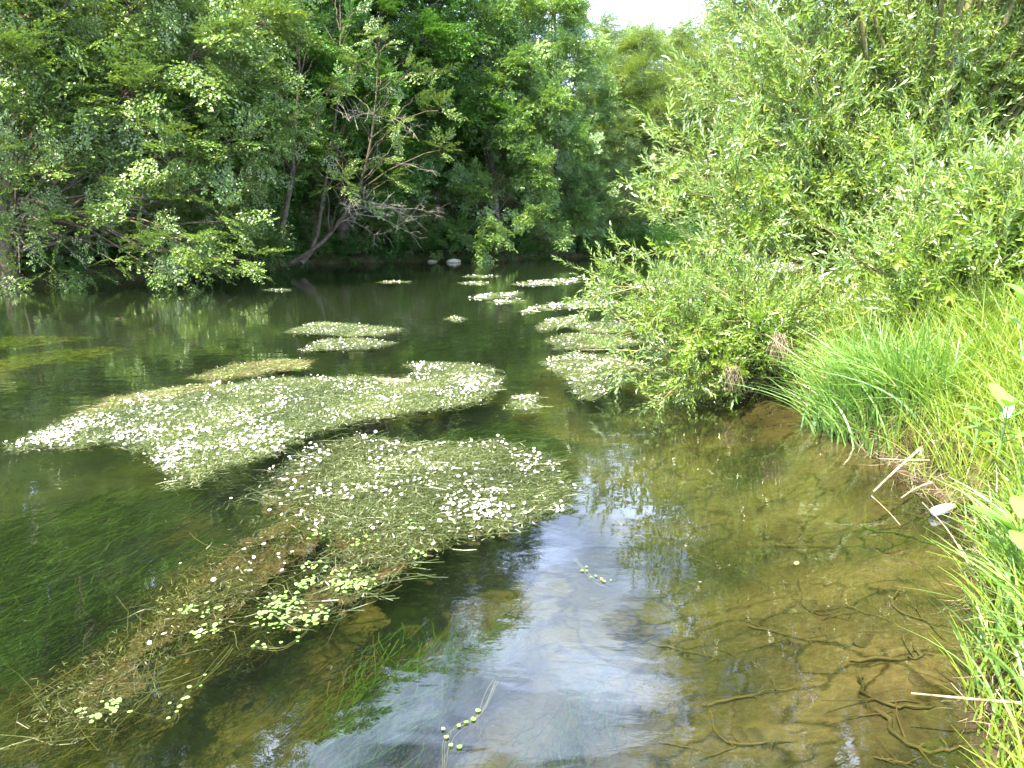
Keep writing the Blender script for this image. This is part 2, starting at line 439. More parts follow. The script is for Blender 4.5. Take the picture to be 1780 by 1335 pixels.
def watermat():
    m, t = newmat('water'); L = t.links.new
    o = N(t, 'ShaderNodeOutputMaterial')
    g = N(t, 'ShaderNodeNewGeometry')
    def noise_(sx, sy, rot, sc, det, dist=0.0):
        mp = N(t, 'ShaderNodeMapping'); mp.inputs['Scale'].default_value = (sx, sy, 1); mp.inputs['Rotation'].default_value = (0, 0, rot)
        n = N(t, 'ShaderNodeTexNoise'); n.inputs['Scale'].default_value = sc; n.inputs['Detail'].default_value = det
        n.inputs['Distortion'].default_value = dist
        L(g.outputs['Position'], mp.inputs['Vector']); L(mp.outputs[0], n.inputs['Vector'])
        return n.outputs['Fac']
    a = noise_(1.0, 1.6, 0.5, 2.2, 2, 0.3)
    b = noise_(1.0, 2.0, 0.35, 9.0, 3, 0.4)
    big = noise_(1, 1, 0, 0.55, 3)
    rr = N(t, 'ShaderNodeValToRGB'); rr.color_ramp.elements[0].position = 0.42; rr.color_ramp.elements[1].position = 0.62
    rr.color_ramp.elements[0].color = (0.15, 0.15, 0.15, 1)
    L(big, rr.inputs[0])
    mb = N(t, 'ShaderNodeMath', operation='MULTIPLY'); L(b, mb.inputs[0]); L(rr.outputs[0], mb.inputs[1])
    mb2 = N(t, 'ShaderNodeMath', operation='MULTIPLY'); L(mb.outputs[0], mb2.inputs[0]); mb2.inputs[1].default_value = 0.30
    ad = N(t, 'ShaderNodeMath', operation='ADD'); L(a, ad.inputs[0]); L(mb2.outputs[0], ad.inputs[1])
    bp = N(t, 'ShaderNodeBump'); bp.inputs['Strength'].default_value = 1.0; bp.inputs['Distance'].default_value = 0.0026
    L(ad.outputs[0], bp.inputs['Height'])
    # Schlick reflectance, the same from above and below
    dt = N(t, 'ShaderNodeVectorMath', operation='DOT_PRODUCT'); L(bp.outputs[0], dt.inputs[0]); L(g.outputs['Incoming'], dt.inputs[1])
    ab = N(t, 'ShaderNodeMath', operation='ABSOLUTE'); L(dt.outputs['Value'], ab.inputs[0])
    om = N(t, 'ShaderNodeMath', operation='SUBTRACT'); om.inputs[0].default_value = 1.0; om.use_clamp = True; L(ab.outputs[0], om.inputs[1])
    pw = N(t, 'ShaderNodeMath', operation='POWER'); L(om.outputs[0], pw.inputs[0]); pw.inputs[1].default_value = 4.6
    fr = N(t, 'ShaderNodeMath', operation='MULTIPLY_ADD'); L(pw.outputs[0], fr.inputs[0]); fr.inputs[1].default_value = 0.89; fr.inputs[2].default_value = 0.11
    tr = N(t, 'ShaderNodeBsdfTransparent')
    gl = N(t, 'ShaderNodeBsdfGlossy'); gl.inputs['Roughness'].default_value = 0.0
    L(bp.outputs[0], gl.inputs['Normal'])
    mx = N(t, 'ShaderNodeMixShader'); L(fr.outputs[0], mx.inputs[0]); L(tr.outputs[0], mx.inputs[1]); L(gl.outputs[0], mx.inputs[2])
    L(mx.outputs[0], o.inputs['Surface'])
    va = N(t, 'ShaderNodeVolumeAbsorption'); va.inputs['Color'].default_value = (0.62, 0.74, 0.36, 1); va.inputs['Density'].default_value = 1.0
    vs = N(t, 'ShaderNodeVolumeScatter'); vs.inputs['Color'].default_value = (0.75, 0.85, 0.65, 1); vs.inputs['Density'].default_value = 0.05; vs.inputs['Anisotropy'].default_value = 0.2
    asd = N(t, 'ShaderNodeAddShader'); L(va.outputs[0], asd.inputs[0]); L(vs.outputs[0], asd.inputs[1]); L(asd.outputs[0], o.inputs['Volume'])
    return m
M['water'] = watermat()

# ------------------------------------------------------------------ terrain
LB = [(-90, 12), (-45, 17), (-24, 19.5)] + [tuple(P(*q)[:2]) for q in ((0, 492), (150, 489), (300, 480), (430, 470), (520, 460), (640, 457), (750, 454), (870, 453), (950, 449), (1040, 445))] + [(9.5, 49), (14, 54), (25, 60), (60, 72), (110, 90)]
RBn = [tuple(P(*q)[:2]) for q in ((1720, 1335), (1672, 1230), (1690, 1090), (1712, 990), (1672, 915), (1640, 868), (1560, 812), (1470, 762), (1405, 728), (1392, 695))]
RB = [(-90, -40), (-12, -6), (-3.0, -1.0), (-1.0, 0.65), (0.7, 0.95)] + RBn + [(2.9, 7.6), (3.9, 9.2), (5.8, 12), (8.2, 17), (10.4, 23), (11.8, 28), (13.5, 36), (21, 45), (60, 56), (110, 70)]
RIVER = np.array(LB + RB[::-1])
COVE = P(1650, 905)
def height(x, y):
    ins = inpoly(x, y, RIVER)
    dl = polydist(x, y, LB, False); dr = polydist(x, y, RB, False)
    nn = noise(x, y, 1.3, 3); n3 = noise(x, y, 6.0, 2, 3)
    bed = -0.06 - (0.40 + 0.12 * nn) * sstep(0.0, 1.6, dr) - 0.75 * sstep(2.5, 9, dr)
    bed = bed * sstep(-0.1, 0.8, np.minimum(dl, dr) + 0.1) + 0.018 * n3
    cv = np.exp(-(((x - COVE[0]) ** 2 + (y - COVE[1]) ** 2) / 0.16))
    bed = np.where(dr < 1.2, bed * (1 - 0.75 * cv), bed)
    left = 0.45 * sstep(0, 0.5, dl) + 0.10 * dl + 0.22 * np.maximum(dl - 3, 0) + 0.12 * nn * sstep(0, 2, dl)
    left = np.minimum(left, 16 + 0.03 * dl)
    right = (0.32 * sstep(0, 0.15, dr) + 0.30 * sstep(0.1, 0.9, dr) + 0.30 * sstep(0.6, 2.5, dr)) + 0.05 * nn * sstep(0, 1, dr)
    right = right * (1 - 0.85 * cv)
    right = right + 0.05 * np.maximum(dr - 12, 0)
    outz = np.where(dl < dr, left, right)
    return np.where(ins, np.minimum(bed, -0.004), np.maximum(outz, 0.004)), ins, dl < dr
def hz(x, y):
    return height(np.atleast_1d(np.asarray(x, float)), np.atleast_1d(np.asarray(y, float)))[0]

def axis(lo, hi, c0, c1, fine, grow):
    a = list(np.arange(c0, c1, fine))
    s = fine; v = c0
    low = []
    while v > lo:
        s *= grow; v -= s; low.append(v)
    s = fine; v = a[-1]; hi_ = []
    while v < hi:
        s *= grow; v += s; hi_.append(v)
    return np.array(low[::-1] + a + hi_)
gx = axis(-150, 150, -4.0, 4.5, 0.028, 1.045)
gy = axis(-60, 230, 1.0, 8.0, 0.028, 1.04)
X, Y = np.meshgrid(gx, gy, indexing='ij')
Z, INS, LEFT = height(X, Y)
nx, ny = X.shape
V = np.stack([X, Y, Z], -1).reshape(-1, 3)
ii = np.arange(nx - 1)[:, None] * ny + np.arange(ny - 1)[None, :]
F = np.stack([ii, ii + ny, ii + ny + 1, ii + 1], -1).reshape(-1, 4)
fin = (INS.reshape(-1)[F]).all(1)
fl = LEFT.reshape(-1)[F].all(1)
def sub_ground(mask, name, mat):
    f = F[mask]; u, inv = np.unique(f, return_inverse=True)
    q = QB(); q.add(V[u], inv.reshape(-1, 4)); o = q.obj(name, mat, smooth=True)
    tag(o, kind='structure'); return o
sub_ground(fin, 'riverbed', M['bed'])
sub_ground(~fin & fl, 'wooded_bank', M['earthL'])
sub_ground(~fin & ~fl, 'meadow_bank', M['earthR'])

q = QB()
wx0, wx1, wy0, wy1 = -140, 140, -55, 215
q.add([(wx0, wy0, 0), (wx1, wy0, 0), (wx1, wy1, 0), (wx0, wy1, 0), (wx0, wy0, -3), (wx1, wy0, -3), (wx1, wy1, -3), (wx0, wy1, -3)],
      [(0, 1, 2, 3), (7, 6, 5, 4), (0, 4, 5, 1), (1, 5, 6, 2), (2, 6, 7, 3), (3, 7, 4, 0)])
tag(q.obj('water', M['water']), kind='structure')

# ------------------------------------------------------------------ leaf templates
def tmpl_broad(rng, n_tw=14, leaf=0.070, spacing=0.045, droop=0.18, asp=0.82):
    pos, d, n, wood = [], [], [], []
    def axisp(s): return np.array([s, 0.05 * sin(4 * s), -droop * s * s])
    for i in range(n_tw):
        s = 0.1 + 0.88 * i / (n_tw - 1)
        b = axisp(s); sd = 1 if i % 2 else -1
        ang = radians(rng.uniform(35, 65)) * sd if i < n_tw - 1 else 0
        tw = (0.50 - 0.30 * s) * rng.uniform(0.7, 1.25)
        td = np.array([cos(ang), sin(ang), rng.uniform(-0.25, 0.25)])
        wood.append((b, b + td * tw - np.array([0, 0, 0.1 * tw]), 0.004))
        k = max(3, int(tw / spacing))
        for j in range(k):
            u = (j + 0.6) / k
            p = b + td * tw * u - np.array([0, 0, 0.1 * tw * u * u])
            for sg in ((-1, 1) if j % 2 else (1,)):
                a2 = ang + sg * radians(rng.uniform(25, 80))
                pos.append(p + rng.normal(0, 0.01, 3)); d.append([cos(a2), sin(a2), rng.uniform(-0.5, 0.15)])
                n.append([rng.normal(0, .38), rng.normal(0, .38), 1])
    for j in range(9):
        wood.append((axisp(j / 9), axisp((j + 1) / 9), 0.009 - 0.0006 * j))
    pos, d, n = map(np.array, (pos, d, n))
    L = leaf * rng.uniform(0.75, 1.2, len(pos))
    return leaf_quads(pos, d, n, L, L * asp, 0.12, 0.55), rng.uniform(0, 0.7, len(pos)), wood
def tmpl_ash(rng, n_tw=8, leaflet=0.088):
    pos, d, n, L, wood = [], [], [], [], []
    prev = np.zeros(3)
    for i in range(n_tw):
        e = np.array([rng.uniform(.15, 1.0), rng.uniform(-.4, .4), rng.uniform(-.15, .3)])
        wood.append((e * [.4, .2, .3], e, 0.008))
        for k in range(6):
            a = k * 2 * pi / 6 + rng.uniform(-.4, .4)
            rd = nrm(np.array([cos(a), sin(a), rng.uniform(-0.5, 0.5)])); RL = rng.uniform(0.16, 0.26)
            sd = nrm(np.cross([0, 0, 1.0], rd))
            for j in range(4):
                u = 0.35 + 0.65 * j / 3; p = e + rd * RL * u - np.array([0, 0, RL * 0.35 * u * u])
                for sg in ((-1, 1) if j < 3 else (0,)):
                    pos.append(p); d.append(rd * (0.7 if sg else 1) + sd * sg - np.array([0, 0, 0.25]) + rng.normal(0, .15, 3))
                    n.append(np.array([0, 0, 1]) + rng.normal(0, .4, 3)); L.append(leaflet * rng.uniform(.8, 1.2))
    pos, d, n, L = map(np.array, (pos, d, n, L))
    return leaf_quads(pos, d, n, L, L * 0.52, 0.12, 0.45), rng.uniform(0, 0.7, len(pos)), wood
def tmpl_willow(rng, n=26, leaf=0.085):
    """one shoot, unit length 0.55"""
    pos, d, nn, L = [], [], [], []
    S = 0.55
    for i in range(n):
        s = 0.08 + 0.92 * i / (n - 1)
        a = i * 2.4 + rng.uniform(-.3, .3)
        spread = 1.25 * (1.15 - s * 0.7)
        rad = np.array([0, cos(a), sin(a)])
        p = np.array([S * s, 0, 0.05 * s * s])
        dd = np.array([1, 0, 0]) + rad * spread
        pos.append(p); d.append(dd); nn.append(np.cross(np.cross([1, 0, 0], rad), dd) * -1 + rng.normal(0, .25, 3))
        L.append(leaf * rng.uniform(.7, 1.2) * (1.0 - 0.35 * max(0, s - 0.75) * 4 * 0.5))
    pos, d, nn, L = map(np.array, (pos, d, nn, L))
    wood = [(np.array([0, 0, 0.]), np.array([S * .5, 0, .012]), 0.0035), (np.array([S * .5, 0, .012]), np.array([S, 0, .05]), 0.002)]
    return leaf_quads(pos, d, nn, L, L * 0.27, 0.15, 0.45), rng.uniform(0, 0.75, len(pos)), wood

def wood_quads(wood):
    """crossed ribbon strips for template twigs -> (M,4,3)"""
    out_ = []
    for a, b, w in wood:
        d = nrm(b - a)
        for ref in ([0, 0, 1.0], [0.3, 1.0, 0]):
            s = nrm(np.cross(d, ref)) * w * 0.5
            out_.append([a - s, a + s, b + s * 0.7, b - s * 0.7])
    return np.array(out_)

_tr = np.random.default_rng(11)
T_broad = [tmpl_broad(_tr) for _ in range(4)]
T_small = [tmpl_broad(_tr, 16, 0.045, 0.032, 0.10, 0.7) for _ in range(4)]
T_ash = [tmpl_ash(_tr) for _ in range(4)]
T_wil = [tmpl_willow(_tr, 24, 0.098) for _ in range(6)]
T_wilbig = [tmpl_willow(_tr, 22, 0.115) for _ in range(4)]

def scatter(qleaf, qwood, tm, rng, pos, d, S, tone_off=None, roll=0.35, leaf_keep=1.0):
    pos = np.asarray(pos, float); d = nrm(d)
    up = np.tile([0, 0, 1.0], (len(pos), 1)) + rng.normal(0, roll, (len(pos), 3))
    R = frames(d, up)
    S = np.broadcast_to(S, (len(pos),)) * 1.0
    if tone_off is None: tone_off = rng.uniform(-0.05, 0.3, len(pos))
    which = rng.integers(0, len(tm), len(pos))
    for k in range(len(tm)):
        m = which == k
        if not m.any(): continue
        v, f, t = place(tm[k][0], tm[k][1], R[m], pos[m], S[m], tone_off[m])
        qleaf.add(v, f, t)
        if qwood is not None:
            wq = wood_quads(tm[k][2])
            v, f, t = place(wq, np.zeros(len(wq)), R[m], pos[m], S[m], tone_off[m])
            qwood.add(v, f, t)

# ------------------------------------------------------------------ trees
def build_tree(seed, H, R, trunk, r0, tm, leafmat_, barkmat, nl=46, per=24, lobe=(0.9, 1.7), z0=0.1, extra=(), dead=0, bias=None, sides=9, env=None, bough=1.0, flat=0.75, rise=None):
    """tree with its origin at the foot of the trunk; foliage gathered in clumps carried by limbs"""
    rng = np.random.default_rng(seed)
    tp = smooth_path(trunk, 16); tt = np.linspace(0, 1, 16)
    qw, ql = QB(), QB()
    rad = r0 * (1 - 0.85 * tt ** 1.1) * (1 + 0.5 * np.exp(-tt * 25))
    jit = rng.normal(0, 0.02, (16, 3)) * r0 * 6; jit[0] = 0
    tube(qw, tp + jit, rad, sides)
    env = env or (lambda t: (sin(pi * (0.20 + 0.74 * t))) ** 0.8)
    lobes = []
    for i in range(nl):
        tn = (i + rng.uniform(0, 1)) / nl
        z = H * (z0 + (1.02 - z0) * tn)
        a = i * 2.39996 + rng.uniform(-.5, .5)
        rr = R * env(tn) * rng.uniform(0.35, 1.05)
        if bias is not None: rr *= 1 + bias[1] * cos(a - bias[0])
        k = min(z / H, 1) * 15; i0 = min(int(k), 14); S = tp[i0]
        lobes.append((S[0] + cos(a) * rr, S[1] + sin(a) * rr, z - 0.08 * rr, rng.uniform(*lobe) * (1.0 - 0.3 * tn)))
    lobes += list(extra)
    bp, bd, bs = [], [], []
    for (x, y, z, r) in lobes:
        c = np.array([x, y, z])
        zs = max(1.2 + 0.25 * z, z - 0.45 * np.hypot(x, y)) if H > 6 else max(0.4, z - 0.3 * np.hypot(x, y))
        if rise is not None: zs = max(0.3, z - rise)
        if H > 10 and z < 3.5: zs = rng.uniform(3.0, 4.6)
        k = min(zs / max(tp[-1][2], 1), 1) * 15; i0 = min(int(k), 14); S = tp[i0]
        L = np.linalg.norm(c - S)
        mid = (S + c) / 2 + np.array([0, 0, 0.10 * L]) + rng.normal(0, 0.07 * L, 3)
        path = bez(S, mid, c, 8); rb = min(r0 * 0.3, 0.016 + 0.007 * L)
        path[1:-1] += rng.normal(0, 0.03, (6, 3))
        tube(qw, path, np.linspace(rb, 0.016, 8), 5)
        out_ = nrm((c - S) * [1, 1, 0.2])
        n = max(6, int(per * (r / 1.3) ** 2))
        d = nrm(rng.normal(0, 1, (n, 3)) + out_ * 0.45 + np.array([0, 0, 0.28]))
        d = d * [1, 1, flat]
        st = c + d * r * rng.uniform(0.05, 0.55, (n, 1))
        for q_ in range(0, n, 2):
            tube(qw, [c - out_ * 0.1, (c + st[q_]) / 2 + rng.normal(0, .05, 3), st[q_]], [0.004 + 0.006 * r, 0.003 + 0.004 * r, 0.004], 3)
        bp.append(st); bd.append(nrm(d + out_ * 0.35 + rng.normal(0, .3, (n, 3)) * [1, 1, .5] - np.array([0, 0, 0.12])))
        bs.append(rng.uniform(0.75, 1.2, n) * bough * min(1.25, 0.55 + 0.4 * r))
    bp, bd, bs = np.concatenate(bp), np.concatenate(bd), np.concatenate(bs)
    scatter(ql, qw, tm, rng, bp, bd, bs, roll=0.45)
    root = empty('tree')
    qw.obj('trunk', barkmat, root, smooth=True)
    ql.obj('crown', leafmat_, root)
    for i in range(dead):
        qd = QB()
        t = rng.uniform(0.12, 0.75); k = t * 15; i0 = min(int(k), 14); S = tp[i0]
        a = rng.uniform(0, 2 * pi) if bias is None else bias[0] + rng.normal(0, 0.9)
        D = np.array([cos(a), sin(a), rng.uniform(-0.1, 0.35)]); L = R * rng.uniform(0.8, 1.2)
        path = [S + D * L * s_ + rng.normal(0, 0.07, 3) * (s_ > 0) - np.array([0, 0, .25 * L * s_ * s_]) for s_ in np.linspace(0, 1, 6)]
        tube(qd, path, np.linspace(0.015, 0.004, 6), 4)
        for j in range(14):
            u = rng.integers(1, 6); p0 = path[u]; dd = nrm(D + rng.normal(0, .7, 3)) * rng.uniform(.3, 1.0)
            pts = [p0, p0 + dd * .5 + rng.normal(0, .04, 3), p0 + dd]
            tube(qd, pts, [0.008, 0.005, 0.003], 3)
            for z in range(3):
                d3 = nrm(dd + rng.normal(0, .5, 3)) * rng.uniform(.15, .4); tube(qd, [pts[1], pts[1] + d3], [0.006, 0.003], 3)
        qd.obj('dead_branch', M['dead'], root)
    return root

def groundz(x, y): return float(hz(x, y)[0])
def set_tree(root, name, x, y, rz, s, label, cat='tree', group=None, dz=0.0):
    root.name = name
    for c in root.children: pass
    root.location = (x, y, groundz(x, y) - 0.08 + dz); root.rotation_euler = (0, 0, rz); root.scale = (s, s, s)
    tag(root, label, cat, group)
    return root

def pxx(px, y): return (px - 890.0) / FPX * y * 1.02
PROTO = {}
def lob(base, items):
    """clump centres: (photograph px, py, forward distance, radius) -> relative to the foot"""
    o_ = []
    for px, py, y, r in items:
        w = PD(px, py, y); o_.append((w[0] - base[0], w[1] - base[1], w[2] - base[2], r))
    return o_
def foot(x, y): return np.array([x, y, groundz(x, y) - 0.08])
ax, ay = pxx(35, 22.6), 22.6
al = build_tree(21, 16, 4.6, [(0, 0, 0), (0.5, -0.2, 3.0), (1.0, -0.5, 6), (1.2, -0.4, 10), (1.4, 0, 16)], 0.26, T_broad, M['alder'], M['bark_dark'], nl=34, per=26, z0=0.34, lobe=(1.1, 1.8),
                extra=lob(foot(ax, ay), [(130, 385, 20.6, 1.0), (250, 345, 20.0, 1.15), (330, 415, 19.6, 1.05), (420, 452, 19.2, .65), (385, 385, 20.2, .95), (180, 300, 21.0, 1.1), (95, 470, 20.2, .55), (35, 475, 20.2, .6), (150, 468, 20.3, .5), (300, 260, 20.6, 1.4), (220, 165, 20.8, 1.6), (340, 95, 21, 1.7), (110, 120, 21, 1.5), (50, 30, 21.2, 1.8), (230, 20, 21.5, 1.8), (430, 150, 22, 1.3), (470, 225, 22.5, 1.0), (450, 300, 22, .8), (140, 215, 21.2, 1.1), (450, 40, 22.5, 1.6), (260, 440, 20, .8), (340, 460, 19.6, .6), (30, 110, 20, 1.2), (400, 250, 21.3, 1.1), (10, 330, 20.6, 1.0), (5, 200, 20.6, 1.3), (200, 455, 20.2, .6), (270, 470, 20, .6), (60, 130, 20.5, 1.3), (20, 420, 20.6, .7), (170, 400, 20.4, .8), (380, 470, 19.5, .55), (300, 475, 19.8, .5), (55, 395, 19.8, .8), (95, 300, 20, .8), (30, 270, 20, .9)]), dead=7, bias=(radians(-50), 0.25))
set_tree(al, 'alder_tree', ax, ay, 0, 1.0, 'leftmost alder with thick grey leaning trunk and boughs drooping to the water', group='trees on the far bank')
PROTO['broad'] = build_tree(3, 17, 4.4, [(0, 0, 0), (0.3, 0.1, 5), (0.2, -0.2, 10), (0.4, 0, 17)], 0.22, T_broad, M['maple'], M['bark_dark'], nl=52, per=26, lobe=(1.2, 2.0), z0=0.14)
PROTO['alder'] = build_tree(4, 15, 4.0, [(0, 0, 0), (-0.2, -0.4, 5), (0.2, -0.6, 9), (0.1, -0.3, 15)], 0.20, T_broad, M['alder'], M['bark'], nl=48, per=26, lobe=(1.0, 1.8), z0=0.06, dead=3)
PROTO['ash'] = build_tree(5, 17, 3.9, [(0, 0, 0), (0.2, -0.2, 5), (-0.1, 0.1, 10), (0.2, 0, 17)], 0.24, T_ash, M['ash'], M['bark'], nl=50, per=26, lobe=(0.9, 1.6), z0=0.08, flat=0.9)
PROTO['far'] = build_tree(6, 15, 4.6, [(0, 0, 0), (0.3, 0, 5), (-0.2, 0.2, 9), (0, 0, 15)], 0.2, T_small, M['far'], M['bark'], nl=50, per=34, lobe=(1.3, 2.2), z0=0.08, bough=1.35)
ax, ay = pxx(868, 41.0), 41.0
ah = build_tree(51, 18, 3.6, [(0, 0, 0), (-0.4, -0.2, 5), (-1.0, 0.1, 10), (-1.2, 0, 18)], 0.26, T_ash, M['ash'], M['bark'], nl=40, per=26, lobe=(1.0, 1.6), z0=0.25, flat=0.9,
                extra=lob(foot(ax, ay), [(850, 432, 37.4, .75), (872, 395, 37.6, 1.1), (800, 405, 38, .85), (825, 330, 38.2, 1.3), (925, 300, 38.4, 1.4), (880, 235, 38.3, 1.5), (820, 175, 38.6, 1.5), (950, 185, 38.6, 1.5), (765, 250, 39, 1.2), (900, 120, 38.8, 1.6), (850, 60, 39, 1.7), (990, 100, 39.5, 1.5), (930, 372, 38.2, 1.0), (960, 420, 38.6, .8), (780, 440, 38, .5), (990, 250, 39.5, 1.3), (760, 80, 39.5, 1.6), (960, 20, 39.5, 1.6)]))
set_tree(ah, 'ash_tree', ax, ay, 0, 1.0, 'large bluish green ash mid bank, its boughs hanging beside the white stone', group='trees on the far bank')
used = set()
def shrubs():
    for px, y, s_, lb in ((465, 29, .22, 'dark shrub at the foot of the slender tree'), (640, 37, .25, 'shrub just right of the butt of the leaning tree'), (715, 39, .28, 'shrub between the root tangle and the smaller pale stone'),
                          (150, 23, .2, 'shrub under the boughs of the leftmost alder'), (560, 34, .2, 'small shrub behind the butt of the leaning tree'), (1010, 46, .3, 'shrub at the far waterline under the right hand ash'),
                          (1075, 50, .34, 'shrub at the far end of the visible water'), (290, 25, .2, 'shrub under the lowest boughs between the two left alders'), (390, 27.5, .22, 'shrub on the bank left of the slender tree'), (930, 41, .26, 'shrub at the waterline under the large ash')):
        put('alder', 'bank_shrub', px, y, s_, lb, 'shrubs at the foot of the far bank', cat='shrub')
def put(kind, name, px, y, s, label, group='trees on the far bank', rz=None, cat='tree', x=None, el=None):
    r = PROTO[kind]
    while groundz(pxx(px, y) if x is None else x, y) < 0.35 and y < 90: y += 0.5
    if el is not None: s = max(0.4, (tan(radians(el)) * y + CAM_H - groundz(pxx(px, y), y)) / 15.6)
    o = r if kind not in used else copy_tree(r)
    used.add(kind)
    rng = random.Random(int(px * 7 + y * 13))
    return set_tree(o, name, pxx(px, y) if x is None else x, y, rng.uniform(0, 6.28) if rz is None else rz, s, label, cat, group)

shrubs()
put('far', 'pale_tree', 1060, 80, 1.12, 'farthest pale tree closing the view left under the gap of sky', el=14.0)
put('far', 'pale_tree', 1130, 78, 1.12, 'farthest pale tree directly below the gap of sky', el=13.6)
put('far', 'pale_tree', 1195, 84, 1.15, 'farthest pale tree closing the view right under the gap of sky', el=14.0)
put('broad', 'maple_tree', 610, 36, 1.3, 'vivid green maple rising behind the slender leaning trees')
put('alder', 'alder_tree', 330, 27.5, 0.98, 'alder with grey mossy limbs just right of the leftmost alder', rz=0.4)
put('broad', 'maple_tree', 430, 33, 1.35, 'tall dark green maple up the slope behind the two alders')
put('broad', 'maple_tree', 760, 44, 1.4, 'tall maple with its crown left of and behind the ash')
put('broad', 'maple_tree', 180, 32, 1.4, 'tall tree at the top left, up the slope behind the leftmost alder')
put('broad', 'maple_tree', 0, 33, 1.2, 'tall tree at the left edge of the view, on the slope behind the alders', x=-24)
put('ash', 'ash_tree', 960, 46, 0.92, 'ash to the right of the large ash, leaning over its shoulder', rz=1.9)
put('alder', 'alder_tree', 1010, 50, 0.72, 'low pale alder whose boughs brush the water right of the two ashes', rz=2.5)
put('far', 'pale_tree', 1095, 60, 1.1, 'pale grey green tree under the gap of sky', el=13.8)
put('far', 'pale_tree', 1020, 62, 1.15, 'pale tree behind the low alder, left of the gap of sky', el=14.6)
put('far', 'pale_tree', 1160, 66, 1.14, 'pale tree under the right end of the gap of sky, partly behind the willow', el=14.0)
put('far', 'pale_tree', 1240, 70, 1.15, 'distant tree behind the left edge of the large willow', 'trees behind the willow')
put('far', 'pale_tree', 1340, 68, 1.1, 'distant tree glimpsed through the middle of the large willow', 'trees behind the willow')
put('far', 'pale_tree', 1450, 62, 1.1, 'tree behind the right half of the large willow, above the far meadow', 'trees behind the willow')
put('broad', 'maple_tree', 1560, 52, 0.95, 'dark tree behind the right half of the large willow', 'trees behind the willow')
put('broad', 'maple_tree', 1700, 44, 0.95, 'dark tree at the right edge behind the large willow', 'trees behind the willow')
put('broad', 'maple_tree', 520, 44, 1.6, 'highest maple on the slope, over the crowns left of the middle')
put('alder', 'alder_tree', 690, 39.5, 0.8, 'alder on the bank between the twiggy leaning tree and the ash', rz=4.0)
put('broad', 'maple_tree', 860, 56, 1.0, 'tall maple behind the ash, near the gap of sky')
put('broad', 'maple_tree', 300, 40, 1.6, 'tall maple high on the slope at the upper left')
put('broad', 'maple_tree', 690, 50, 1.35, 'maple high on the slope between the twiggy tree and the ash')
put('broad', 'maple_tree', 0, 23, 1.1, 'tree out at the left edge before the slope, beside the leftmost alder', x=-20.5)
# slender trees of the bank
def slender(seed, pts, r0, R, label, dead=0, mat='alder', nl=16, z0=0.45, bias=None, name='slender_tree', bark='bark_dark', per=16, lobe=(0.5, 0.95), rise=0.5):
    W_ = [PD(px, py, y) for px, py, y in pts]
    base = W_[0]; rel = [tuple(w - base) for w in W_]
    t = build_tree(seed, rel[-1][2], R, rel, r0, T_broad, M[mat], M[bark], nl=nl, z0=z0, per=per, lobe=lobe, dead=dead, bias=bias, bough=0.9, rise=rise)
    t.name = name; t.location = tuple(base)
    tag(t, label, 'tree', 'trees on the far bank')
    return t
slender(31, [(488, 420, 28), (492, 390, 28), (506, 320, 28.2), (512, 240, 28.5), (520, 120, 29), (522, 0, 29)], 0.13, 2.4, 'slender tree with bare lower trunk left of the two leaning trees', mat='maple')
slender(32, [(522, 456, 29.5), (545, 425, 29.8), (560, 350, 30), (580, 220, 30.5), (590, 100, 31), (592, -40, 31)], 0.11, 2.4, 'thin dark trunk curving up to the right just above the leaning butt', mat='maple')
slender(33, [(506, 457, 28.6), (550, 430, 28.6), (588, 388, 28.8), (622, 330, 29), (645, 240, 29.2), (655, 140, 29.4), (660, 60, 29.4)], 0.085, 2.9, 'twiggy pale tree leaning right over the water with bleached dead branches', dead=9, bark='bark_dark', nl=26, z0=0.3, rise=0.15, bias=(radians(-20), 0.4), name='leaning_tree', lobe=(0.5, 0.9), per=24)
slender(34, [(68, 440, 23.4), (78, 380, 23.5), (92, 280, 23.7), (98, 190, 24), (110, 60, 24), (118, -100, 24)], 0.14, 2.6, 'straight grey second trunk rising right of the leftmost leaning alder', mat='alder', z0=0.35, bark='bark')

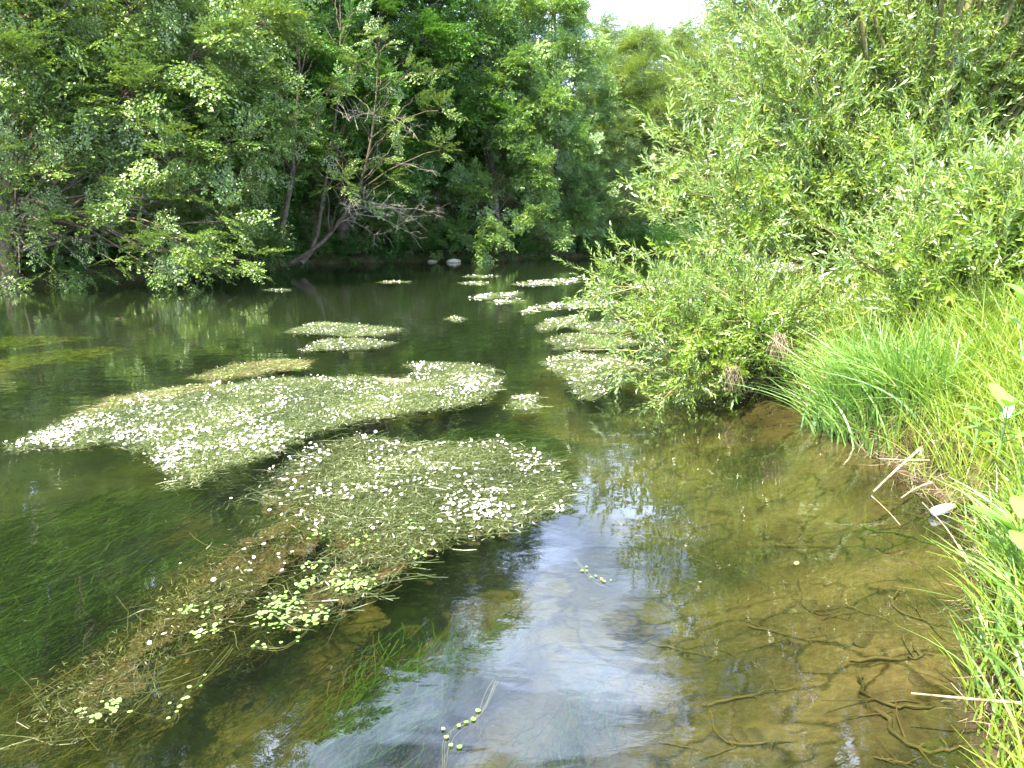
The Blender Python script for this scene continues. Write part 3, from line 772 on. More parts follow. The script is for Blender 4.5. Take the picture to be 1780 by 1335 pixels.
# ------------------------------------------------------------------ willows
def willow(seed, base, targets, tm, name, label, nsec=9, nsh=8, arch=0.25, rb=0.03, sec_len=(0.5, 1.1), scale=1.0, base_r=0.4, s0=0.35, upw=0.12, gap=False):
    rng = np.random.default_rng(seed)
    qw, ql = QB(), QB()
    base = np.asarray(base, float)
    sp, sd_, ss = [], [], []
    for tgt in targets:
        tgt = np.asarray(tgt, float) - base
        b0 = np.array([rng.normal(0, base_r), rng.normal(0, base_r), -0.1])
        L = np.linalg.norm(tgt)
        mid = tgt * 0.5 + np.array([0, 0, arch * L]) + rng.normal(0, 0.06 * L, 3)
        path = bez(b0, mid, tgt, 9) + np.vstack([np.zeros((1, 3)), rng.normal(0, 0.02 * L ** 0.5, (8, 3))])
        tube(qw, path, np.linspace(rb * L / 6 + 0.006, 0.005, 9), 5)
        for j in range(nsec):
            u = s0 + (1 - s0) * (j + rng.uniform(0, 1)) / nsec
            k = u * 8; i0 = min(int(k), 7); p0 = path[i0] + (path[i0 + 1] - path[i0]) * (k - i0)
            ld = nrm(path[i0 + 1] - path[i0])
            d = nrm(ld + rng.normal(0, 0.65, 3) + np.array([0, 0, 0.15]))
            sl_ = rng.uniform(*sec_len)
            p1 = p0 + d * sl_ * .5; p2 = p0 + d * sl_ + np.array([0, 0, rng.uniform(-0.1, 0.15)])
            if p2[2] + base[2] < 0.05: p2[2] = 0.05 - base[2] + rng.uniform(0, 0.1)
            tube(qw, [p0, p1, p2], [0.008, 0.006, 0.003], 3)
            for m in range(nsh):
                v = (m + rng.uniform(0, 1)) / nsh
                q0 = (1 - v) ** 2 * p0 + 2 * v * (1 - v) * p1 + v * v * p2
                dd = nrm(d * 0.7 + rng.normal(0, 0.62, 3) + np.array([0, 0, upw]))
                if q0[2] + base[2] < 0.02: continue
                gw = q0 + base
                if gap and 0.34 < gw[0] / gw[1] < 0.45 and 0.75 < gw[2] < 1.62 + 0.12 * sin(gw[0] * 9): continue
                sp.append(q0); sd_.append(dd); ss.append(rng.uniform(0.6, 1.1) * scale)
    scatter(ql, qw, tm, rng, np.array(sp), np.array(sd_), np.array(ss), roll=1.0, tone_off=rng.uniform(-0.1, 0.3, len(sp)))
    root = empty(name, base)
    qw.obj('stems', M['osier'], root, smooth=True); ql.obj('foliage', M['willow'], root)
    tag(root, label, 'willow', 'willows on the near bank')
    return root, len(sp)

rng = np.random.default_rng(77)
def clumps(n, per, c, r, spread=0.42, front=0.6):
    cs = ellip(n, c, r, 0.62, front); o_ = []
    for q_ in cs:
        for _ in range(per):
            p = q_ + rng.normal(0, spread, 3)
            if p[2] > 0.3: o_.append(p)
    return o_
def ellip(n, c, r, shell=0.55, front=None):
    o_ = []
    while len(o_) < n:
        d = nrm(rng.normal(0, 1, 3)); q_ = d * rng.uniform(shell, 1.0)
        p = np.array(c) + q_ * np.array(r)
        if p[2] < 0.25: continue
        if front and d[1] > front: continue
        o_.append(p)
    return o_
# large crown
wb = np.array([5.6, 10.6, 0.55])
tg = clumps(34, 4, (5.75, 10.4, 5.6), (3.6, 3.4, 4.8)) + clumps(8, 4, (3.6, 9.6, 3.1), (2.0, 1.5, 1.5)) + clumps(4, 3, (3.2, 8.7, 2.2), (1.4, .8, .7), 0.3) + ellip(20, (8.0, 9.6, 4), (2.5, 2.4, 3.5), .5)
tg = [t for t in tg if t[0] / t[1] > (0.235 if t[2] > 2.6 else 0.21)]
willow(1, wb, tg, T_wil, 'large_willow', 'tall spreading willow filling the right of the view, crown hanging over the river', nsec=11, nsh=8, arch=0.10, base_r=0.5, rb=0.05, gap=True)
# low branches at the water
wb2 = np.array([2.85, 7.35, 0.10])
tg2 = ellip(24, (2.1, 7.5, 0.5), (1.35, 0.8, 0.65), 0.35) + ellip(7, (3.3, 7.6, 0.6), (0.7, 0.7, 0.7), .4) + [PD(1055, 470, 7.6), PD(1075, 500, 7.7), PD(1040, 490, 7.5), PD(1075, 560, 7.3), PD(1090, 620, 7.0), PD(1130, 650, 6.9), PD(1160, 680, 6.7), PD(1230, 480, 7.6), PD(1280, 470, 7.8)]
tg2 = [t for t in tg2 if t[0] > 0.85]
willow(2, wb2, tg2, T_wil, 'low_willow', 'low willow branches reaching out over the water from the tip of the bank', nsec=8, nsh=6, arch=0.08, base_r=0.25, rb=0.02, sec_len=(0.25, 0.55), scale=0.72, s0=0.3)
# nearer bush right
wb3 = np.array([3.9, 6.3, 0.75])
tg3 = ellip(46, (4.05, 6.2, 1.35), (1.35, 0.8, 0.8), 0.3)
willow(3, wb3, tg3, T_wilbig, 'willow_bush', 'bushy young willow with large leaves rising behind the bright grass', nsec=7, nsh=6, arch=0.1, base_r=0.4, rb=0.02, sec_len=(0.25, 0.6), scale=0.8)

# ------------------------------------------------------------------ far bank undergrowth
rng = np.random.default_rng(9)
ql, qw = QB(), QB()
LBa = np.array(LB)
segs = [(LBa[i], LBa[i + 1]) for i in range(2, len(LBa) - 2)]
pos, dr = [], []
for a, b in segs:
    ln = np.hypot(*(b - a)); nrm2 = np.array([-(b - a)[1], (b - a)[0]]) / ln
    k = int(ln * 44)
    for _ in range(k):
        t = rng.uniform(); off = rng.uniform(0.0, 1) ** 1.8 * 7 - 0.1
        p = a + (b - a) * t + nrm2 * off
        z = groundz(p[0], p[1]); hgt = rng.uniform(0, 0.9)
        pos.append([p[0], p[1], z + hgt]); dr.append([rng.normal(0, .7) - 0 * nrm2[0], rng.normal(-0.3, .7), rng.uniform(0.2, 1.0)])
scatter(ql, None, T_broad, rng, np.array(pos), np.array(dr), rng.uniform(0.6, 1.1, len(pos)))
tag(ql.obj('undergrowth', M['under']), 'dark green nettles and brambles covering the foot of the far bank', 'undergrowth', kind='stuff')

# roots and debris under the leaning tree, and pale stones
def stone(name, loc, r, seed, mat, label, group=None, cat='stone'):
    rg = np.random.default_rng(seed)
    nu, nv = 14, 9
    u = np.linspace(0, 2 * pi, nu, endpoint=False); v = np.linspace(0.02, pi - 0.02, nv)
    U, Vv = np.meshgrid(u, v)
    d = np.stack([np.cos(U) * np.sin(Vv), np.sin(U) * np.sin(Vv), np.cos(Vv)], -1)
    a = rg.normal(0, 1, (6, 3)); rr = 1 + 0.0 * U
    for k in range(6):
        rr = rr - 0.12 * np.maximum(0, (d @ nrm(a[k])) - 0.45) * 2
    pts = d * rr[..., None] * np.array(r)
    ii = np.arange(nv - 1)[:, None] * nu; jj = np.arange(nu)[None, :]; j2 = (jj + 1) % nu
    f = np.stack([ii + jj, ii + nu + jj, ii + nu + j2, ii + j2], -1).reshape(-1, 4)
    q_ = QB(); q_.add(pts.reshape(-1, 3), f)
    o = q_.obj(name, mat, smooth=True); o.location = tuple(float(c) for c in loc); o.rotation_euler = (0, 0, rg.uniform(0, 6))
    tag(o, label, cat, group); return o
p = P(787, 456); stone('river_stone', (p[0], p[1], 0.05), (0.55, 0.4, 0.16), 1, M['stone'], 'largest pale stone at the water edge left of the hanging ash boughs', 'pale stones at the far water edge')
p = P(752, 455); stone('river_stone', (p[0], p[1], 0.02), (0.32, 0.25, 0.09), 2, M['stone'], 'smaller pale stone to the left of the largest pale stone', 'pale stones at the far water edge')
qd = QB(); rg = np.random.default_rng(4)
c0 = P(590, 452)
for i in range(34):
    a = c0 + np.array([rg.uniform(-1.6, 1.8), rg.uniform(0.1, 0.8), rg.uniform(0.2, 0.7)])
    b = a + np.array([rg.normal(0, .4), rg.uniform(-1.0, -.3), -a[2] - 0.1 + rg.uniform(0, .3)])
    tube(qd, bez(a, (a + b) / 2 + np.array([0, -.2, .15]), b, 5), np.linspace(0.03, 0.008, 5), 4)
tag(qd.obj('root_tangle', M['bark']), 'tangle of bare roots washed out of the bank under the leaning tree', 'roots')

# ------------------------------------------------------------------ grass on the near bank
def near_bank_points(n, rg, x0, x1, y0, y1, dmax=99, power=1.0):
    o_ = []
    tot = 0
    while tot < n:
        x = rg.uniform(x0, x1, 4000); y = rg.uniform(y0, y1, 4000)
        z, ins, lf = height(x, y)
        dr_ = polydist(x, y, RB, False)
        cv = np.exp(-(((x - COVE[0] - 0.03) ** 2 + (y - COVE[1]) ** 2) / 0.05))
        k = (~ins) & (~lf) & (dr_ < dmax) & (rg.uniform(0, 1, 4000) > cv * 1.3) & (rg.uniform(0, 1, 4000) < 1.0 / (1 + 0.02 * (x * x + y * y)) * power + 0.05)
        pts = np.stack([x, y, z, dr_], -1)[k]
        o_.append(pts); tot += len(pts)
    return np.concatenate(o_)[:n]
def blades(rg, pts, H, Wd, lean=0.35, seg=5, tone=None, qb=None, droop=0.5, tilt=None):
    n = len(pts)
    az = rg.uniform(0, 2 * pi, n); ln = np.abs(rg.normal(0, lean, n))
    d = nrm(np.stack([np.cos(az) * ln, np.sin(az) * ln, np.ones(n)], -1) + (0 if tilt is None else tilt))
    L = H * rg.uniform(0.55, 1.15, n)
    hd = d * [1, 1, 0]; hd = nrm(hd + rg.normal(0, 0.05, (n, 3)) * [1, 1, 0])
    bend = (hd - np.array([0, 0, 0.55])) * (L * rg.uniform(0.05, droop, n))[:, None]
    ribbons(qb, pts[:, :3], d, L, Wd * rg.uniform(0.6, 1.2, n), seg, bend=bend, rng=rg, tone=tone)
rg = np.random.default_rng(12)
qb = QB()
pts = near_bank_points(46000, rg, 0.6, 8.0, 1.2, 9.5)
tuft = 0.5 + 0.5 * noise(pts[:, 0], pts[:, 1], 3.5, 2, 2)
tone = np.clip(rg.uniform(0, 0.75, len(pts)) + 0.25 * tuft, 0, 1)
edge = sstep(0, 0.5, pts[:, 3])
blades(rg, pts, (0.46 + 0.40 * tuft) * (0.65 + 0.35 * edge) * (0.5 + 0.5 * sstep(1.8, 4.0, pts[:, 1])), 0.0085, 0.30, 5, tone, qb, 0.6)
tag(qb.obj('grass', M['grass']), 'bright tall meadow grass covering the near bank', 'grass', kind='stuff')
# tall flowering stalks
qs = QB()
pts = near_bank_points(260, rg, 1.6, 7.5, 2.6, 8.5)
blades(rg, pts, 0.95, 0.0028, 0.18, 6, rg.uniform(0.6, 1, len(pts)), qs, 0.25)
tag(qs.obj('grass_stalks', M['grass']), 'thin pale flowering stalks standing above the meadow grass', 'grass', kind='stuff')
# fringe of long broad blades leaning over the water
def fringe(seed, n, a, b, name, label, H=0.5, Wd=0.015, tilt=(-0.5, -0.1, 0), spread=0.12, z=None):
    rg = np.random.default_rng(seed); q_ = QB()
    t = rg.uniform(0, 1, n)
    a = np.array(a); b = np.array(b)
    xy = a[None, :2] + (b - a)[None, :2] * t[:, None] + rg.normal(0, spread, (n, 2))
    zz = hz(xy[:, 0], xy[:, 1]); zz = np.maximum(zz, -0.05)
    blades(rg, np.column_stack([xy, zz]), H, Wd, 0.4, 6, rg.uniform(0, 1, n), q_, 0.75, np.array(tilt))
    o = q_.obj(name, M['reedgrass']); tag(o, label, 'grass', kind='stuff'); return o
fringe(1, 1200, P(1440, 738), P(1600, 800), 'water_edge_grass', 'blue green reed grass at the water edge below the meadow grass', 0.66, 0.015, (-0.04, -0.08, 0), 0.10)
fringe(2, 260, P(1735, 1030) + np.array([0.06, 0, 0]), P(1740, 1330) + np.array([0.06, 0, 0]), 'overhanging_grass', 'long arching blades leaning over the water at the lower right corner', 0.36, 0.013, (-0.12, 0.05, 0), 0.06)
# far meadow grass
rg = np.random.default_rng(15); qb = QB()
x = rg.uniform(3, 40, 60000); y = rg.uniform(9, 50, 60000)
z, ins, lf = height(x, y); k = (~ins) & (~lf)
k &= (np.abs(x / y - 0.5) < 0.35)
x, y, z = x[k][:26000], y[k][:26000], z[k][:26000]
blades(rg, np.stack([x, y, z], -1), 0.6, 0.03, 0.3, 3, rg.uniform(0.2, 0.9, len(x)), qb, 0.5)
tag(qb.obj('far_meadow', M['grass']), 'sunlit meadow grass on the far stretch of the near bank, seen under the willow', 'grass', kind='stuff')

# ------------------------------------------------------------------ broad leaved plants
def broad_leaf(qb, base, d, up, L, Wd, tone, n=7, droop=0.3):
    d = nrm(d); s_ = nrm(np.cross(up, d)); nn = np.cross(d, s_)
    t = np.linspace(0, 1, n)
    c = base + d * (L * t)[:, None] - np.array([0, 0, 1]) * (droop * L * t ** 2)[:, None]
    w = Wd * 0.5 * np.sin(pi * np.clip(t * 0.93 + 0.05, 0, 1)) ** 0.8
    rip = 0.06 * Wd * np.sin(t * 19)
    l_ = c + s_ * w[:, None] + nn * (0.25 * w + rip)[:, None]; r_ = c - s_ * w[:, None] + nn * (0.25 * w - rip)[:, None]
    v = np.stack([l_, c, r_], 1).reshape(-1, 3)
    f = []
    for i in range(n - 1):
        f += [(i * 3, i * 3 + 1, i * 3 + 4, i * 3 + 3), (i * 3 + 1, i * 3 + 2, i * 3 + 5, i * 3 + 4)]
    qb.add(v, f, tone)
def plant(seed, base, nl, L, Wd, label, h=0.25, name='dock_plant', el=(10, 60), cat='plant', az=None):
    rg = np.random.default_rng(seed)
    root = empty(name, base); qs = QB()
    stem = np.array([[0, 0, 0], [0.01, 0.0, h * .5], [0.02, 0.01, h]]); tube(qs, stem, [0.006, 0.005, 0.003], 5, 0.4)
    for i in range(nl):
        a = (i * 2.4 + rg.uniform(-.3, .3)) if az is None else radians(az[i % len(az)]) + rg.uniform(-.15, .15)
        e = radians(rg.uniform(*el)); z = h * (0.25 + 0.75 * i / nl)
        b = np.array([0.01, 0, z]); d = np.array([cos(a) * cos(e), sin(a) * cos(e), sin(e)])
        pe = b + d * L * 0.25
        tube(qs, [b, pe], [0.003, 0.0025], 4, 0.5)
        ql_ = QB(); broad_leaf(ql_, pe, d, np.array([0, 0, 1.0]), L * rg.uniform(.75, 1.1), Wd * rg.uniform(.8, 1.1), rg.uniform(0, 1))
        ql_.obj('leaf', M['dock'], root, smooth=True)
    qs.obj('stem', M['dock'], root)
    tag(root, label, cat, 'broad leaved plants on the near bank'); return root
plant(1, PD(1765, 960, 2.45), 6, 0.20, 0.07, 'dock plant with the largest pale leaves, beside the plastic bottle', 0.10, az=[175, 200, 120, 95, 230, 60], el=(5, 55))
plant(2, PD(1735, 790, 3.1), 8, 0.17, 0.065, 'upright broad leaved plant in the grass above the muddy cove', 0.22)
plant(3, PD(1690, 790, 3.6), 7, 0.12, 0.05, 'smaller broad leaved plant in front of the bright grass, left of the upright one', 0.2)
plant(4, PD(1775, 620, 3.4), 8, 0.16, 0.06, 'broad leaved plant at the right edge amid the tall grass', 0.3)

# dry stalks
def stalk(name, pts, r, label, group='dry stalks at the water edge', cat='dry stalk'):
    q_ = QB(); pts = np.array(pts, float); b = pts[0].copy()
    tube(q_, smooth_path(pts - b, 10), np.linspace(r, r * 0.55, 10), 6)
    o = q_.obj(name, M['straw'], smooth=True); o.location = tuple(b); tag(o, label, cat, group); return o
stalk('dry_reed', [PD(1800, 1224, 1.95), PD(1700, 1216, 2.0), PD(1584, 1205, 2.05)], 0.0055, 'long bleached reed lying level over the water at the lower right')
stalk('dry_reed', [PD(1600, 780, 4.2), PD(1560, 815, 4.0), PD(1518, 855, 3.9)], 0.010, 'thickest bleached reed slanting down into the water in front of the bank')
stalk('dry_reed', [PD(1615, 800, 4.0), PD(1580, 800, 4.0), PD(1528, 797, 4.05)], 0.006, 'bleached reed lying level just above the thickest slanting reed')
stalk('dry_reed', [PD(1620, 838, 3.8), PD(1590, 850, 3.8), PD(1566, 866, 3.75)], 0.007, 'short bleached reed right of the thickest slanting one')
stalk('dry_reed', [PD(1700, 1010, 2.7), PD(1650, 925, 2.9), PD(1603, 873, 3.2)], 0.0035, 'thin dry stalk slanting across the plastic bottle')
stalk('dry_reed', [PD(1515, 862, 3.75), PD(1545, 890, 3.6), PD(1565, 913, 3.5)], 0.0028, 'thin dry stem trailing in the water below the thickest reed')
stalk('dry_reed', [PD(1440, 660, 6.0), PD(1380, 615, 6.2), PD(1330, 580, 6.5)], 0.006, 'dry stem running from the grass up into the low willow branches')
rg = np.random.default_rng(31); qd = QB()
c0 = P(1620, 850)
tq = rg.uniform(0, 1, 420)[:, None]; st = P(1690, 930) * (1 - tq) + P(1500, 775) * tq + rg.normal(0, 1, (420, 3)) * [0.09, 0.07, 0.0] + np.array([0.10, 0.08, 0.12])
st[:, 2] = np.maximum(hz(st[:, 0], st[:, 1]), 0) + rg.uniform(0.0, 0.16, 420)
ribbons(qd, st, nrm(rg.normal(0, 1, (420, 3)) * [1, 1, 0.35] + np.array([-0.4, -0.3, -0.35])), rg.uniform(.06, .26, 420), 0.003, 4, rng=rg, wave=0.02)
tw2 = rg.uniform(0, 1, 500)[:, None]; st = np.where(tw2 < 0.5, P(1700, 960) * (1 - 2 * tw2) + P(1735, 1330) * 2 * tw2, P(1560, 800) * (2 - 2 * tw2) + P(1400, 715) * (2 * tw2 - 1)) + rg.normal(0, 1, (500, 3)) * [0.05, 0.05, 0] + [0.05, 0.04, 0]
st[:, 2] = np.maximum(hz(st[:, 0], st[:, 1]), 0) + rg.uniform(0, .08, 500)
ribbons(qd, st, nrm(rg.normal(0, 1, (500, 3)) * [1, 1, .5] + [-.5, -.2, -.4]), rg.uniform(.05, .2, 500), .003, 4, rng=rg, wave=.02)
tag(qd.obj('dead_thatch', M['oldstraw']), 'matted dead grass and roots hanging over the muddy cove', 'dead grass', kind='stuff')

# flood debris caught in the low willow
def debris(px, py, y, n, s, label):
    rg = np.random.default_rng(int(px)); q_ = QB(); c = PD(px, py, y)
    st = rg.normal(0, 1, (n, 3)) * [0.03, 0.03, 0.02]
    ribbons(q_, st, nrm(rg.normal(0, .25, (n, 3)) + np.array([0.05, 0, -1])), rg.uniform(.5, 1.1, n) * s, 0.006, 4, rng=rg, wave=0.025)
    o = q_.obj('flood_debris', M['oldstraw']); o.location = tuple(c); tag(o, label, 'debris', 'flood debris hanging in the low willow'); return o
debris(1353, 585, 6.5, 110, 0.26, 'bundle of dry flood debris hanging high in the low willow branches')
debris(1275, 640, 6.6, 80, 0.22, 'bundle of dry flood debris hanging at the foot of the low willow, near the water')

# ------------------------------------------------------------------ litter: plastic bottle lying in the cove
def plasticmat():
    m, t = newmat('clear_plastic'); o = N(t, 'ShaderNodeOutputMaterial')
    a = N(t, 'ShaderNodeBsdfTransparent'); a.inputs[0].default_value = (.9, .93, .96, 1)
    b = N(t, 'ShaderNodeBsdfPrincipled'); b.inputs['Base Color'].default_value = (.75, .78, .82, 1); b.inputs['Roughness'].default_value = 0.15
    x = N(t, 'ShaderNodeMixShader'); x.inputs[0].default_value = 0.6
    t.links.new(a.outputs[0], x.inputs[1]); t.links.new(b.outputs[0], x.inputs[2]); t.links.new(x.outputs[0], o.inputs[0]); return m
M['plastic'] = plasticmat(); M['cap'] = plainmat('cap_plastic', (.5, .55, .12), (.55, .6, .15), rough=0.4)
bc = P(1640, 893); bc = np.array([bc[0], bc[1], 0.03])
root = empty('plastic_bottle', bc, radians(28))
q_ = QB(); xs = np.array([-.095, -.092, -.06, -.05, -.04, 0, .01, .03, .055, .075, .085]); rs = np.array([.005, .026, .029, .026, .029, .029, .026, .029, .024, .012, .011])
tube(q_, np.stack([xs, 0 * xs, 0.0 * xs], -1), rs, 14); q_.obj('bottle_body', M['plastic'], root, smooth=True)
q_ = QB(); xs = np.array([.084, .0845, .10, .1005]); tube(q_, np.stack([xs, 0 * xs, 0 * xs], -1), [.002, .0145, .0145, .002], 14); q_.obj('cap', M['cap'], root, smooth=True)
tag(root, 'crumpled clear plastic bottle with yellow green cap lying in the muddy cove', 'bottle')

# ------------------------------------------------------------------ flowering water crowfoot mats
def flower_mesh():
    q_ = QB(); n = 5
    for k in range(n):
        a = k * 2 * pi / n
        d = np.array([cos(a), sin(a), 0.25]); s_ = np.array([-sin(a), cos(a), 0])
        q_.add([d * .0015, d * .008 - s_ * .0068, d * .0135, d * .008 + s_ * .0068], [(0, 1, 2, 3)], 0.6, 0)
    for k in range(3):
        a = k * pi / 3; d = np.array([cos(a), sin(a), 0]) * .0035; s_ = np.array([-sin(a), cos(a), 0]) * .0035
        q_.add([-d - s_ + [0, 0, .003], d - s_ + [0, 0, .003], d + s_ + [0, 0, .003], -d + s_ + [0, 0, .003]], [(0, 1, 2, 3)], 0.5, 1)
    return q_
FQ = flower_mesh()
FM = FQ.mesh('flower', [M['petal'], M['centre']])
FV = np.concatenate(FQ.v); FF = np.concatenate(FQ.f); FT = np.concatenate(FQ.t); FI = np.concatenate(FQ.m)
DISC = []
for k in range(3):
    pass
def disc_quads():
    a = np.arange(8) * pi / 4
    p = np.stack([np.cos(a), np.sin(a), 0.12 * np.cos(2 * a)], -1)
    p[2] *= 0.35
    return np.array([[p[0], p[1], p[2], p[3]], [p[3], p[4], p[7], p[0]], [p[4], p[5], p[6], p[7]]])
DQ = disc_quads()

def polysample(rg, poly, n, rough=0.06, fl=None, soft=0.0):
    poly = np.asarray(poly)[:, :2]
    lo = poly.min(0) - 0.1; hi = poly.max(0) + 0.1
    o_ = []; tot = 0; tries = 0
    while tot < n and tries < 400:
        tries += 1
        x = rg.uniform(lo[0], hi[0], 3000); y = rg.uniform(lo[1], hi[1], 3000)
        xx = x + rough * noise(x, y, 9, 3, 1) + rg.normal(0, .02, 3000); yy = y + rough * noise(x, y, 9, 3, 4) + rg.normal(0, .02, 3000)
        xx = xx + rough * 0.5 * noise(x, y, 31, 2, 7); yy = yy + rough * 0.5 * noise(x, y, 31, 2, 8)
        k = inpoly(xx, yy, poly)
        if soft: k &= rg.uniform(0, 1, 3000) < 0.12 + polydist(x, y, poly) / soft
        if fl is not None: k &= rg.uniform(0, 1, 3000) < fl(x, y)
        pts = np.stack([x, y], -1)[k]; o_.append(pts); tot += len(pts)
    return np.concatenate(o_)[:n]
def polyarea(p):
    p = np.asarray(p)[:, :2]; x, y = p[:, 0], p[:, 1]
    return 0.5 * abs(np.dot(x, np.roll(y, -1)) - np.dot(y, np.roll(x, -1)))
def world_poly(px): return np.array([P(*q) for q in px])
FLOW = nrm((P(60, 1270) - P(620, 880)) * [1, 1, 0])
GENF = nrm((P(60, 770) - P(820, 650)) * [1, 1, 0])
def crowfoot(px, label, seed, dens=6000, flowers=300, fl=None, threadmat='weedgreen', sheet='matsheet', pads=0, padfl=None, tl=(0.10, 0.32), tw=0.0027, flow=None,
             name='crowfoot_mat', fscale=1.0, indiv=100, z0=-0.004, sheetz=-0.016, sheetmask=None, group='flowering weed mats on the river', cell=0.018, threadfl=None, rough=0.09, hzup=0.016, tuft=14000, soft=0.33):
    rg = np.random.default_rng(seed)
    poly = world_poly(px); c = poly.mean(0); A = polyarea(poly)
    flow = flow if flow is not None else GENF
    root = empty(name, (c[0], c[1], 0))
    off = np.array([c[0], c[1], 0])
    # body of the mat
    if sheet:
        lo = poly[:, :2].min(0) - .05; hi = poly[:, :2].max(0) + .05
        cs = cell
        X_, Y_ = np.meshgrid(np.arange(lo[0], hi[0], cs), np.arange(lo[1], hi[1], cs), indexing='ij')
        if X_.size > 4 and X_.shape[0] > 2 and X_.shape[1] > 2:
            Z_ = sheetz + (0.03 if sheet == 'silt' else 0.0) * noise(X_, Y_, 11, 3, 4) + 0.012 * noise(X_, Y_, 22, 3, 2) + 0.009 * noise(X_, Y_, 60, 2, 5) - 0.03 * np.clip(noise(X_, Y_, 7, 2, 1) - 0.35, 0, 1)
            mk = inpoly(X_ + rough * noise(X_, Y_, 9, 3, 1), Y_ + rough * noise(X_, Y_, 9, 3, 4), poly)
            mk &= polydist(X_, Y_, poly) > 0.035 + (0.07 if indiv else 0.03) * (1 + noise(X_, Y_, 14, 3, 6))
            mk &= noise(X_, Y_, 10, 3, 2) < {'silt': 0.22, 'scum': 2.0}.get(sheet, 0.42)
            a, b = X_.shape
            i_ = np.arange(a - 1)[:, None] * b + np.arange(b - 1)[None, :]
            f = np.stack([i_, i_ + b, i_ + b + 1, i_ + 1], -1).reshape(-1, 4)
            f = f[mk.reshape(-1)[f].all(1)]
            if len(f) > 3:
                # a closed slab: top and a copy below
                v = np.stack([X_, Y_, Z_], -1).reshape(-1, 3) - off
                u, inv = np.unique(f, return_inverse=True); inv = inv.reshape(-1, 4)
                q1 = QB(); q1.add(v[u], inv); lowv = v[u] - [0, 0, 0.05]; q1.add(lowv, inv[:, ::-1])
                q1.obj('weed_mass', M[sheet], root, smooth=True)
    # threads
    n = int(dens * A)
    p = polysample(rg, poly, n, rough * 1.6, None, soft)
    if threadfl is not None: p = p[rg.uniform(0, 1, n) < threadfl(p[:, 0], p[:, 1])]
    p = p[rg.uniform(0, 1, len(p)) < 0.75 + 0.9 * noise(p[:, 0], p[:, 1], 6, 3, 3)]
    n = len(p)
    ang = noise(p[:, 0], p[:, 1], 2.2, 2, 6) * 0.6 + rg.normal(0, 0.75, n)
    d = np.stack([flow[0] * np.cos(ang) - flow[1] * np.sin(ang), flow[0] * np.sin(ang) + flow[1] * np.cos(ang), rg.normal(0, 0.05, n)], -1)
    L = rg.uniform(*tl, n)
    st = np.column_stack([p, z0 + rg.uniform(-0.02, hzup, n)]) - off - d * L[:, None] * 0.5
    q2 = QB(); tone = np.clip(rg.uniform(0, 0.8, n) + 0.25 * noise(p[:, 0], p[:, 1], 4, 2, 7), 0, 1)
    ribbons(q2, st, nrm(d), L, tw, 5, rng=rg, wave=0.035, tone=tone, flat=False)
    m = int(tuft * A)
    if m:
        pt = polysample(rg, poly, m, rough * 1.2, None, soft)
        if threadfl is not None: pt = pt[rg.uniform(0, 1, len(pt)) < threadfl(pt[:, 0], pt[:, 1])]
        pt = pt[rg.uniform(0, 1, len(pt)) < 0.75 + 1.1 * noise(pt[:, 0], pt[:, 1], 8, 3, 3)]; m = len(pt)
        st = np.column_stack([pt, z0 + rg.uniform(-0.006, hzup * 0.9, m)]) - off
        tn = np.clip(0.38 + 0.75 * noise(pt[:, 0], pt[:, 1], 3, 3, 8) + rg.normal(0, .22, m), 0, 1)
        ribbons(q2, st, nrm(rg.normal(0, 1, (m, 3)) * [1, 1, .5] + np.array([0, 0, .25])), rg.uniform(.012, .035, m), 0.0042 if indiv else 0.012, 2, rng=rg, tone=tn)
    if indiv: q2.obj('stems', M[threadmat], root)
    # flowers
    if flowers:
        base_fl = fl or (lambda x, y: 0.6 + 0 * x)
        p = polysample(rg, poly, flowers, rough, lambda x, y: base_fl(x, y) * np.clip(0.35 + 1.9 * noise(x, y, 6, 3, 9), 0.03, 1.6))
        k = np.argsort(np.hypot(p[:, 0], p[:, 1]))
        p = p[k]
        z = rg.uniform(0.008, 0.035, len(p))
        for i, (x, y) in enumerate(p[:indiv]):
            o = bpy.data.objects.new('flower', FM); COL.objects.link(o); o.parent = root
            o.location = (x - c[0], y - c[1], z[i]); o.rotation_euler = (rg.normal(0.25, .3), rg.normal(0, .3), rg.uniform(0, 6)); s = rg.uniform(.45, 1.1) * fscale
            o.scale = (s, s, s)
        rest = p[indiv:]
        if len(rest):
            m = len(rest)
            tilt = nrm(rg.normal(0, .3, (m, 3)) + np.array([0, -0.2, 1])); a = rg.uniform(0, 6.28, m)
            dd = np.stack([np.cos(a), np.sin(a), 0 * a], -1); R = frames(np.cross(tilt, dd), tilt)
            R = np.stack([R[:, :, 0], R[:, :, 1], R[:, :, 2]], -1)
            s = rg.uniform(.4, 1.05, m) * fscale
            v = np.einsum('nij,kj->nki', R, FV) * s[:, None, None] + (np.column_stack([rest, z[indiv:]]) - off)[:, None, :]
            for mi in (0, 1):
                pass
            f = (FF[None] + (np.arange(m) * len(FV))[:, None, None])
            q3 = QB(); q3.v = [v.reshape(-1, 3).astype(np.float32)]; q3.f = [f.reshape(-1, 4)]; q3.t = [np.tile(FT, m)]; q3.m = [np.tile(FI, m).astype(np.int32)]
            if indiv:
                o = q3.obj('flowers', [M['petal'], M['centre']], root); o['kind'] = 'stuff'
            else:
                q2.add(q3.v[0], q3.f[0], 0.6, 1)
    if not indiv: q2.obj('stems', [M[threadmat], M['petal']], root)
